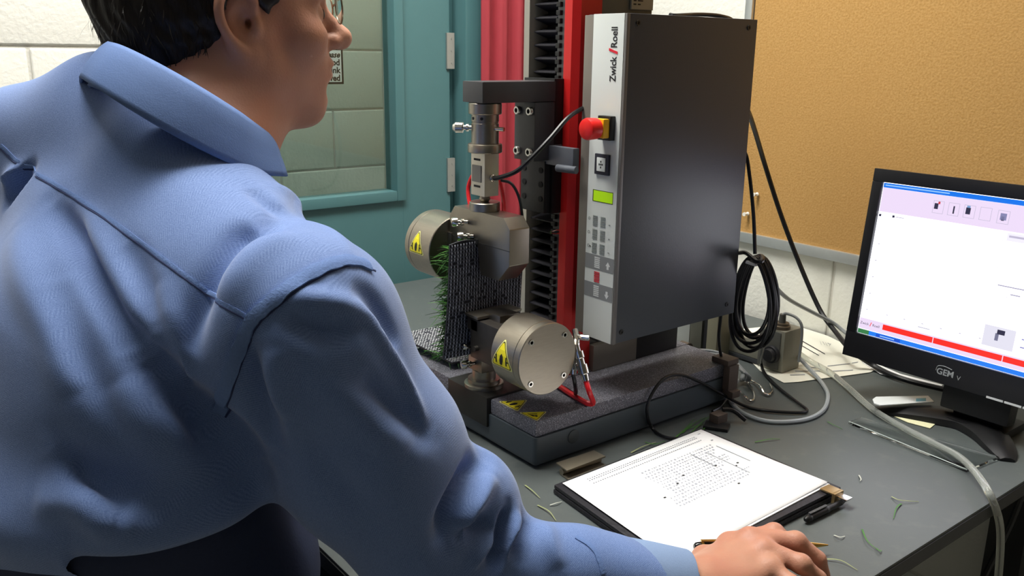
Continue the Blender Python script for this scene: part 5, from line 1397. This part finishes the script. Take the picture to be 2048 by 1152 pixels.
# pen under the hand
def pen(label, p0, p1, rad, body_m, tip_m, clip=True):
    p0, p1 = Vector(p0), Vector(p1); L = (p1 - p0).length; d = (p1 - p0).normalized()
    t = thing('pen', label, 'pen', (p0 + p1) / 2, 'pens by the writing folder')
    MB().lathe(p0, d, [(0, rad * 0.5), (0.002, rad * 0.85), (0.006, rad), (L * 0.48, rad * 1.08), (L * 0.485, rad * 1.08)], 20).build('cap_barrel', body_m, t, True)
    MB().lathe(p0 + d * L * 0.485, d, [(0, rad * 1.12), (0.004, rad * 1.12)], 20).build('centre_ring', tip_m, t, True)
    MB().lathe(p0 + d * (L * 0.485 + 0.004), d, [(0, rad * 1.05), (L * 0.30, rad * 0.86)], 20).build('barrel', body_m, t, True)
    MB().lathe(p0 + d * (L * 0.785 + 0.004), d, [(0, rad * 0.9), (0.003, rad * 0.9), (L * 0.15, rad * 0.35), (L * 0.19, rad * 0.18)], 20).build('tip', tip_m, t, True)
    MB().lathe(p0 + d * 0.008, d, [(0, rad * 1.08), (0.003, rad * 1.08)], 20).build('cap_ring', tip_m, t, True)
    if clip: MB().obox(p0 + d * 0.026 + Vector((0, 0, rad + 0.0022)), d * 0.018, Vector((-d.y, d.x, 0)) * 0.0018, Vector((0, 0, 0.0006))).build('clip', tip_m, t)
M_gold = mat('gold plated trim', (214, 176, 104), 0.25, 0.95)
pen('black ballpoint pen with gold trim held under the hand', at(1388, 1093, 2, 0.024), at(1656, 1090, 2, 0.012), 0.0052, mat('glossy black resin', (14, 14, 18), 0.15), M_gold)
pen('dark pen tucked against the right edge of the writing folder', at(1610, 1040, 2, 0.006), at(1692, 1000, 2, 0.006), 0.0042, M_black, M_dkmetal)
# steel bar clip by the machine base
sc_ = thing('steel_clip', 'flat steel clip lying between the machine base and the folder', 'clip', at(1160, 930, 2, 0))
q0, q1, q2, q3 = at(1112, 928, 2, 0.012), at(1188, 903, 2, 0.012), at(1211, 915, 2, 0.012), at(1134, 944, 2, 0.012)
M_nick = mat('dull nickel', (150, 142, 126), 0.4, 0.8)
MB().prism([q0, q1, q2, q3], (0, 0, 0.0022), 0.0005).build('upper_leaf', M_nick, sc_, True)
e_ = (q3 - q0)
MB().prism([p + e_ * 0.35 - Vector((0, 0, 0.0115)) for p in (q0, q1, q2 + e_ * 0.6, q3 + e_ * 0.6)], (0, 0, 0.002), 0.0004).build('lower_leaf', M_nick, sc_, True)
MB().cyl(q0 + e_ * 0.5 - Vector((0, 0, 0.0055)), q1 + e_ * 0.5 - Vector((0, 0, 0.0055)), 0.0048, 12).build('hinge_spring', M_nick, sc_, True)

# ------------------------------------------------------------------ papers, ruler, acrylic plate near the monitor
M_cream = mat('cream paper', (236, 235, 222), 0.8)
def flat_sheet(name, label, cat, px, m, z=0.0012, thick=0.0006, lift=None):
    P = [at(a, b_, 2, z) for a, b_ in px]
    if lift:
        for i, h in lift.items(): P[i].z += h
    t = thing(name, label, cat, sum(P, Vector()) / len(P))
    MB().prism(P, (0, 0, thick)).build('sheet', m, t)
    return t
pp = flat_sheet('paper_sheet', 'cream printed paper sheet lying against the wall behind the grey device', 'paper', [(1470, 660), (1545, 652), (1602, 655), (1655, 672), (1700, 694), (1735, 718), (1756, 738), (1740, 745), (1690, 752), (1640, 758), (1600, 764), (1568, 766), (1545, 754), (1520, 742), (1480, 700)], M_cream, 0.001)
def tstroke(parent, name, pts, wpx, m, z=0.0022):
    (x0, y0), (x1, y1) = pts
    P = [at(x0, y0 - wpx / 2, 2, z), at(x1, y1 - wpx / 2, 2, z), at(x1, y1 + wpx / 2, 2, z), at(x0, y0 + wpx / 2, 2, z)]
    MB().prism(P, (0, 0, 0.0001)).build(name, m, parent)
tstroke(pp, 'printed_rule', ((1601, 680), (1650, 708)), 1.6, M_ink); tstroke(pp, 'printed_rule', ((1598, 688), (1638, 711)), 1.4, M_ink)
for (x0, y0, x1, y1) in ((1640, 682, 1643, 690), (1645, 683, 1650, 690), (1651, 685, 1655, 692), (1655, 686, 1661, 689), (1658, 692, 1662, 687)): tstroke(pp, 'handwriting', ((x0, y0), (x1, y1)), 1.0, M_fadedink)
for (x0, y0, x1, y1) in ((1612, 736, 1650, 733), (1655, 732, 1700, 727), (1704, 726, 1716, 724), (1590, 742, 1640, 742), (1650, 743, 1706, 740), (1580, 750, 1610, 749)): tstroke(pp, 'printed_line', ((x0, y0), (x1, y1)), 1.3, M_fadedink)
fl = flat_sheet('paper_strip', 'white paper strip under the lower edge of the monitor', 'paper', [(1712, 706), (1770, 735), (1800, 748), (1885, 770), (1880, 776), (1760, 748), (1725, 725)], M_white, 0.0025)
ru = flat_sheet('white_label', 'white plastic tag with a blue spot in front of the monitor foot', 'tag', [(1745, 800), (1752, 795), (1856, 793), (1868, 805), (1760, 812), (1748, 808)], mat('white plastic tag', (226, 230, 230), 0.4), 0.021, 0.0015)
tstroke(ru, 'blue_spot', ((1832, 800), (1852, 799)), 6, mat('blue print', (110, 170, 190), 0.5), 0.0227)
yn = flat_sheet('sticky_note', 'pale yellow paper note in front of the monitor foot', 'note', [(1768, 824), (1800, 818), (1888, 834), (1860, 857), (1815, 845)], mat('pale yellow paper', (232, 230, 190), 0.8), 0.0010)
ap = thing('acrylic_plate', 'clear acrylic plate lying on the table in front of the monitor', 'plate', at(1850, 890, 2, 0))
A_ = [at(1697, 848, 2, 0.0015), at(1722, 838, 2, 0.0015), at(1998, 918, 2, 0.0015), at(1933, 945, 2, 0.0015)]
MB().prism(A_, (0, 0, 0.004), 0.0006).build('plate', mat('clear acrylic', (244, 247, 246), 0.0, trans=1.0, ior=1.18), ap, True)
MB().tube([A_[0] + V(0, 0, .0045), A_[3] + V(0, 0, .0045)], 0.0007, 6, 1).build('pale_edge', mat('acrylic edge', (205, 214, 210), 0.2), ap)  # opaque pale tube imitates the light edge of the clear plate

# ------------------------------------------------------------------ grey device on the paper
gd_ = thing('junction_device', 'grey metal device with a round knob and a cable gland on top', 'device', at(1540, 740, 2, 0))
M_dev = mat('beige grey enamel', (142, 140, 128), 0.45, noise=0.06, scale=40); M_devd = mat('dark grey enamel', (96, 96, 92), 0.45)
P0 = at(1563, 747, 2, 0.0022); yb_ = at(1590, 737, 2, 0.0022).y; zt_ = at(1568, 664, 1, P0.y).z; xl_ = P0.x - 0.052
blk = MB().box(xl_, P0.x, P0.y, yb_ + 0.010, 0.0022, zt_, 0.003).build('block', M_dev, gd_, True)
MB().box(xl_ - 0.002, P0.x - 0.008, P0.y - 0.0015, P0.y + 0.002, 0.006, zt_ - 0.004, 0.001).build('front_plate', M_devd, blk, True)
L0 = at(1458, 697, 2, 0.0022)
MB().box(L0.x, xl_ - 0.0005, P0.y + 0.002, P0.y + 0.040, 0.012, 0.048, 0.004).build('low_body', M_dev, gd_, True)
MB().box(L0.x, xl_ - 0.0005, P0.y + 0.0015, P0.y + 0.0405, 0.0030, 0.0118, 0.002).build('low_base', M_dkmetal, gd_, True)
for (dx) in (0.010, 0.016): MB().cyl((L0.x + dx, P0.y + 0.020, 0.048), (L0.x + dx, P0.y + 0.020, 0.0486), 0.0022, 10).build('screw_hole', M_ink, gd_)
MB().lathe((L0.x + 0.008, P0.y + 0.034, 0.048), (0, 0, 1), [(0, 0.003), (0.004, 0.003), (0.005, 0.004), (0.011, 0.004)], 12).build('white_pin', M_pin, gd_, True)
kn = at(1545, 708, 1, P0.y - 0.001)
MB().lathe(kn, (0, -1, 0), [(0, 0.0165), (0.006, 0.0165), (0.008, 0.0155), (0.008, 0.0125), (0.011, 0.012), (0.016, 0.011), (0.0165, 0.0)], 28, False).build('knob', mat('black rubber knob', (40, 40, 44), 0.5), gd_, True)
gx, gy = P0.x - 0.020, P0.y + 0.016
MB().lathe((gx, gy, zt_), (0, 0, 1), [(0, 0.016), (0.006, 0.016), (0.007, 0.013), (0.011, 0.013)], 24).build('gland_ring', mat('tarnished bronze', (126, 114, 98), 0.4, 0.7), gd_, True)
MB().lathe((gx, gy, zt_ + 0.011), (0, 0, 1), [(0, 0.0065), (0.016, 0.006)], 16).build('gland_post', M_devd, gd_, True)
gz = zt_ + 0.026
MB().tube([(gx, gy, gz), (gx + 0.006, gy + 0.002, gz + 0.003), (gx + 0.022, gy + 0.008, gz - 0.001), (gx + 0.032, gy + 0.013, gz - 0.014), (gx + 0.034, gy + 0.015, gz - 0.040), (gx + 0.033, gy + 0.015, gz - 0.085)], 0.0026, 10, 5).build('lead', M_greycable, gd_, True)

# equipment behind the machine
eqx = at(1345, 700, 1, 1.28).x
eq = thing('wall_outlet_box', 'grey steel trunking box standing behind the testing machine', 'box', (eqx + 0.05, 1.30, 0))
MB().box(eqx, eqx + 0.036, 1.285, 1.32, 0.0, 0.15, 0.002).build('pale_panel', mat('pale grey enamel', (150, 154, 152), 0.45), eq, True)
MB().box(eqx + 0.0365, eqx + 0.066, 1.285, 1.33, 0.0, 0.16, 0.002).build('dark_panel', mat('olive grey enamel', (84, 84, 76), 0.5), eq, True)
MB().box(eqx + 0.0665, eqx + 0.078, 1.29, 1.33, 0.0, 0.16, 0.001).build('gap_panel', M_ink, eq)
MB().box(eqx + 0.0785, eqx + 0.103, 1.285, 1.33, 0.0, 0.16, 0.002).build('beige_panel', mat('beige enamel', (132, 128, 110), 0.5), eq, True)
MB().cyl((eqx - 0.004, 1.262, 0.012), (eqx + 0.036, 1.262, 0.012), 0.011, 16).build('steel_roller', M_chrome, eq, True)
MB().cyl((eqx + 0.0365, 1.262, 0.012), (eqx + 0.056, 1.262, 0.012), 0.014, 16).build('roller_cap', mat('brown bakelite', (84, 72, 62), 0.5), eq, True)
# brown clamps by the base corner
M_brown = mat('brown painted iron', (84, 72, 64), 0.55, noise=0.15, scale=60)
kb = thing('corner_clamp', 'brown iron clamp gripping the rear corner of the machine base', 'clamp', (BX1, 1.13, 0))
MB().box(-0.880, -0.846, 1.112, 1.140, ZG + 0.0005, ZG + 0.010, 0.002).build('upper_pad', M_brown, kb, True)
MB().box(-0.856, -0.843, 1.114, 1.138, 0.030, ZG, 0.002).build('arm', M_brown, kb, True)
MB().box(-0.8565, -0.835, 1.116, 1.136, 0.018, 0.030, 0.002).build('lower_pad', M_brown, kb, True)
cf_ = at(1437, 850, 2, 0)
kf = thing('table_clamp', 'brown iron clamp foot on the table beside the machine base', 'clamp', cf_)
MB().box(cf_.x - 0.012, cf_.x + 0.006, cf_.y - 0.010, cf_.y + 0.014, 0.004, 0.019, 0.002).build('foot', M_brown, kf, True)
MB().obox((cf_.x + 0.006, cf_.y - 0.012, 0.003), (0.016, 0.010, 0), (-0.006, 0.011, 0), (0, 0, 0.0026), 0.001).build('base_plate', M_black, kf, True)
MB().tube([(cf_.x - 0.004, cf_.y + 0.012, 0.022), (cf_.x + 0.006, cf_.y + 0.026, 0.020), (cf_.x + 0.022, cf_.y + 0.038, 0.006)], 0.0035, 8, 5).build('spring_arm', M_black, kf, True)

# ------------------------------------------------------------------ cables, hoses, tubes
def cable(name, label, cat, pts, r, m, n=8, group=None, k=6):
    o = MB().tube(pts, r, n, k).build(name, m, None, True)
    return tag(o, label, cat, group)
T_ = lambda px, py, z=0.004: at(px, py, 2, z)
B_ = lambda px, py, y: at(px, py, 1, y)
S_ = lambda px, py: at(px, py, 0, -0.8525)
cable('sensor_cable', 'black cable running from the load cell up to the control cabinet', 'cable',
      [V(AX + 0.024, AY - 0.001, 0.392), B_(1010, 352, 0.745), B_(1035, 341, 0.752), B_(1062, 317, 0.765), B_(1100, 277, 0.790), B_(1138, 234, 0.825), V(-0.944, 0.872, 0.492), V(-0.948, 0.885, 0.497)], 0.0032, M_blackcable)
cable('pressure_hose', 'red air hose looping behind the load cell to the upper grip', 'hose',
      [B_(945, 425, 0.758), B_(938, 400, 0.760), B_(937, 372, 0.763), B_(950, 346, 0.767), B_(975, 338, 0.772), B_(994, 350, 0.774), B_(1003, 378, 0.772), B_(1007, 402, 0.768), B_(1008, 425, 0.760)], 0.0032, M_redhose)
cable('air_lead', 'thin black lead curving from the load cell behind the upper grip', 'cable',
      [V(AX + 0.020, AY + 0.014, 0.388), V(AX + 0.034, AY + 0.022, 0.384), V(AX + 0.044, AY + 0.028, 0.365), V(AX + 0.050, AY + 0.030, 0.335), V(AX + 0.048, AY + 0.030, 0.30)], 0.0022, M_blackcable)
cable('pressure_hose', 'red air hose hanging in a loop from the lower grip coupling', 'hose',
      [fB, B_(1179, 785, 0.800), T_(1186, 806, ZG + 0.006), T_(1172, 805, ZG + 0.005), T_(1145, 790, ZG + 0.005), T_(1118, 772, ZG + 0.005)], 0.0040, M_redhose)
cable('air_lead', 'short black air hose under the lower grip', 'cable', [fD, B_(1150, 768, 0.800), T_(1150, 788, ZG + 0.006), T_(1128, 776, ZG + 0.005), T_(1108, 770, ZG + 0.004)], 0.0032, M_blackcable)
# coil hanging at the rear edge of the cabinet
co = thing('cable_coil', 'coil of black cable hanging from the rear edge of the control cabinet', 'cable', B_(1508, 600, 1.145))
pts = []; rr = random.Random(11); turns = 7
c0 = B_(1508, 592, 1.146); pxm = (B_(1518, 592, 1.146) - c0).length / 10; ux = (B_(1518, 592, 1.146) - c0).normalized(); uz = Vector((0, 0, 1))
pzm = (B_(1508, 602, 1.146) - c0).length / 10
for k in range(turns * 16 + 1):
    a_ = 2 * math.pi * k / 16 + math.pi / 2; t_ = int(k / 16)
    t_ = k / 16; wx = (36 + 5 * math.sin(t_ * 1.9)) * pxm; wz = (87 + 9 * math.sin(t_ * 1.37 + 1)) * pzm
    s_ = math.sin(a_); c_ = math.cos(a_)
    sag = -0.18 * wx * s_ * 0
    pts.append(c0 + ux * (wx * c_ * (1.0 - 0.28 * s_) + 4 * pxm * -s_ ) + uz * (wz * s_ + (78 - wz / pzm) * 0.9 * pzm) + Vector((0, 0.004 * (t_ - 3) + 0.003 * math.sin(a_ * 0.5 + t_), 0)))
MB().tube(pts, 0.0030, 8, 3).build('loops', M_blackcable, co, True)
tp = B_(1508, 527, 1.146)
MB().obox(tp + ux * 0.006 + uz * 0.002, ux * 0.010 + uz * -0.003, Vector((0, 0.017, 0)), uz * 0.0022 + ux * 0.0007, 0.0008).build('tie', mat('white cable tie', (205, 205, 208), 0.4), co, True)
MB().tube([B_(1476, 506, 1.134), B_(1492, 506, 1.140), B_(1512, 522, 1.128), B_(1524, 522, 1.128), B_(1523, 512, 1.150), B_(1508, 516, 1.160)], 0.0034, 8, 5).build('hook_wrap', M_blackcable, co, True)
cable('mains_cable', 'thick black cable falling in front of the cork board to the monitor', 'cable',
      [V(-0.915, 1.132, 0.480), V(-0.920, 1.170, 0.488), B_(1490, 213, 1.28), B_(1506, 250, 1.36), B_(1530, 330, 1.44), B_(1562, 430, 1.48), B_(1600, 530, 1.50), B_(1640, 620, 1.50), B_(1672, 665, 1.48), B_(1700, 698, 1.45), T_(1745, 730, 0.012), T_(1800, 756, 0.008), T_(1885, 778, 0.006), T_(1945, 790, 0.006)], 0.0048, M_blackcable)
cable('data_cable', 'thin black cable hanging straight down to the cable coil', 'cable',
      [V(-0.900, 1.132, 0.425), V(-0.898, 1.150, 0.425), B_(1490, 305, 1.162), B_(1499, 350, 1.165), B_(1507, 430, 1.165), B_(1510, 508, 1.160)], 0.0030, M_blackcable)
cable('data_cable', 'grey cable running along the wall from the coil to behind the monitor', 'cable',
      [B_(1535, 560, 1.20), B_(1545, 568, 1.24), B_(1575, 597, 1.35), B_(1620, 622, 1.44), B_(1665, 645, 1.49), B_(1695, 668, 1.50), B_(1740, 690, 1.50)], 0.0038, M_greycable)
cable('roof_lead', 'short black lead lying over the top of the control cabinet', 'cable',
      [V(-0.900, 0.985, 0.619), B_(1352, 31, 0.99), B_(1400, 29, 1.05), B_(1445, 33, 1.10), V(-0.905, 1.137, 0.612), V(-0.900, 1.142, 0.58)], 0.0030, M_blackcable)
cable('signal_lead', 'light grey tube looping on the table in front of the grey device', 'cable',
      [T_(1549, 657, 0.050), T_(1575, 690, 0.036), T_(1612, 730, 0.016), T_(1643, 765, 0.005), T_(1656, 792), T_(1645, 822), T_(1606, 840), T_(1540, 843), T_(1490, 828), T_(1463, 806), T_(1461, 785), T_(1475, 760, 0.010)], 0.0036, mat('pale grey tube', (158, 164, 168), 0.35))
cable('signal_lead', 'thin black cable looping in front of the machine base on the table', 'cable',
      [B_(1527, 692, 1.146), T_(1522, 722, 0.020), T_(1530, 747, 0.005), T_(1560, 778, 0.004), T_(1600, 808), T_(1614, 820), T_(1600, 825), T_(1540, 822), T_(1490, 812), S_(1440, 786), S_(1400, 764), S_(1362, 750), S_(1330, 756), S_(1304, 788), S_(1294, 822), S_(1304, 856), T_(1330, 874), T_(1368, 878)], 0.0026, M_blackcable)
cable('earth_lead', 'thin black lead dropping from the rear of the cabinet past the clamp', 'cable',
      [V(-0.868, 1.112, 0.157), B_(1438, 680, 1.118), B_(1446, 730, 1.125), T_(1455, 762, 0.045), T_(1455, 792, 0.010), T_(1440, 814, 0.004), T_(1425, 823, 0.003)], 0.0026, M_blackcable)
M_clear = mat('clear plastic tube', (232, 236, 230), 0.10, trans=0.8, ior=1.3, spec=0.7)
cable('plastic_tube', 'clear plastic tube running over the table and down past its edge', 'tube',
      [T_(1588, 700, 0.030), T_(1620, 722, 0.014), T_(1660, 745, 0.008), T_(1700, 778, 0.007), T_(1745, 818, 0.007), T_(1800, 852, 0.008), T_(1870, 888, 0.012), T_(1920, 915, 0.016), T_(1955, 950, 0.020), T_(1980, 990, 0.016), T_(1998, 1040, -0.03), T_(2001, 1090, -0.08), T_(1996, 1160, -0.14), T_(1990, 1200, -0.20)], 0.0052, M_clear, 12)
rr = random.Random(4)
for i in range(5):
    a0 = T_(1392 + 6 * i, 706 + 5 * i, 0.030 - 0.002 * i); 
    cable('grey_lead', ['innermost pale grey lead of the bundle behind the machine base', 'second innermost pale grey lead of the bundle behind the machine base', 'middle pale grey lead of the bundle behind the machine base', 'second outermost pale grey lead of the bundle behind the machine base', 'outermost pale grey lead of the bundle behind the machine base'][i], 'cable',
          [T_(1370 + 5 * i, 703 + 4 * i, 0.070), T_(1405 + 4 * i, 700 + 6 * i, 0.058), T_(1440 + 6 * i, 706 + 6 * i, 0.050 - 0.004 * i), T_(1470 + 5 * i, 722 + 6 * i, 0.034), T_(1484 + 4 * i, 742 + 3 * i, 0.020), T_(1482 + 4 * i, 762, 0.008)], 0.0024, M_greycable, 8, 'bundle of grey leads behind the base')
for (pts, l) in (([(1466, 778), (1480, 783), (1492, 795), (1498, 801), (1506, 800), (1508, 788), (1498, 768), (1494, 762)], 'bent steel wire hook on the table nearer the machine base'),
                 ([(1482, 755), (1505, 763), (1520, 772), (1528, 786), (1538, 789), (1545, 780), (1540, 768)], 'bent steel wire hook on the table beside the grey device')):
    cable('wire_hook', l, 'hook', [T_(x, y, 0.004 + 0.006 * (i % 2 == 0) * (i < 3)) for i, (x, y) in enumerate(pts)], 0.0019, M_chrome)
cable('hanging_cable', 'black cable hanging below the right edge of the table', 'cable', [B_(2046, 985, 1.440), B_(2020, 1050, 1.435), B_(1990, 1110, 1.430), B_(1955, 1180, 1.425)], 0.005, M_blackcable)

# ------------------------------------------------------------------ loose grass blades on the table
GR = [((1724, 1058), (1735, 1082), (1756, 1100), 0), ((1752, 1096), (1760, 1102), (1763, 1100), 0), ((1783, 993), (1800, 1000), (1838, 1003), 1), ((1803, 1007), (1793, 1015), (1787, 1037), 0),
      ((1718, 950), (1722, 958), (1720, 962), 2), ((1262, 905), (1285, 893), (1312, 884), 1), ((1290, 884), (1310, 888), (1330, 882), 0), ((1050, 970), (1066, 982), (1080, 996), 1), ((1075, 1010), (1098, 1022), (1112, 1041), 1),
      ((1100, 1010), (1112, 1006), (1124, 1003), 2), ((1655, 843), (1668, 850), (1685, 858), 0), ((1510, 884), (1540, 878), (1560, 878), 0), ((1640, 1118), (1680, 1120), (1715, 1140), 1), ((1668, 1070), (1680, 1074), (1690, 1072), 2),
      ((1365, 866), (1385, 848), (1412, 834), 0), ((1372, 858), (1392, 852), (1420, 846), 0), ((1380, 868), (1402, 846), (1425, 828), 0), ((1352, 874), (1372, 856), (1388, 838), 0), ((1402, 862), (1418, 850), (1440, 836), 0), ((1448, 820), (1470, 822), (1492, 830), 0)]
GM = [M_grass, mat('pale dry grass', (150, 158, 110), 0.6), mat('white plastic shred', (190, 192, 182), 0.6)]
GN = ['green', 'pale', 'whitish']
PLACE = ['lowest of those right of the hand', 'short, at the lower tip of another', 'right of the brass clip', 'just below a pale one',
         'between the brass clip and the monitor', 'between the steel clip and the folder top', 'by the top left edge of the paper', 'by the left corner of the folder', 'furthest left beside the folder edge',
         'touching the left folder corner', 'near the corner of the acrylic plate', 'behind the far corner of the folder', 'right of the fingers', 'close to the pen tip',
         'lowest in the tuft beside the base', 'second in the tuft beside the base', 'longest in the tuft beside the base', 'leftmost in the tuft beside the base', 'rightmost in the tuft beside the base', 'beyond the brown clamp foot']
for (a, b_, c, k), pl in zip(GR, PLACE):
    P = spline([T_(*a, 0.0015), T_(*b_, 0.0035), T_(*c, 0.0016)], 5); bm_ = MB(); vs = []; fs = []
    for i, p in enumerate(P):
        t = (P[min(i + 1, len(P) - 1)] - P[max(i - 1, 0)]).normalized(); sd = Vector((-t.y, t.x, 0)).normalized() * 0.0011 * (1 - 0.7 * i / len(P))
        vs += [p - sd, p + sd, p + Vector((0, 0, -0.0006))]
    for i in range(len(P) - 1):
        for (j, l_) in ((0, 1), (1, 2), (2, 0)): fs.append((3 * i + j, 3 * i + l_, 3 * i + 3 + l_, 3 * i + 3 + j))
    fs += [(0, 1, 2), (3 * len(P) - 3, 3 * len(P) - 2, 3 * len(P) - 1)]
    tag(bm_.add(vs, fs).build('grass_blade', GM[k], None, True), f'loose {GN[k]} grass blade on the table, {pl}', 'grass', 'loose blades on the table')
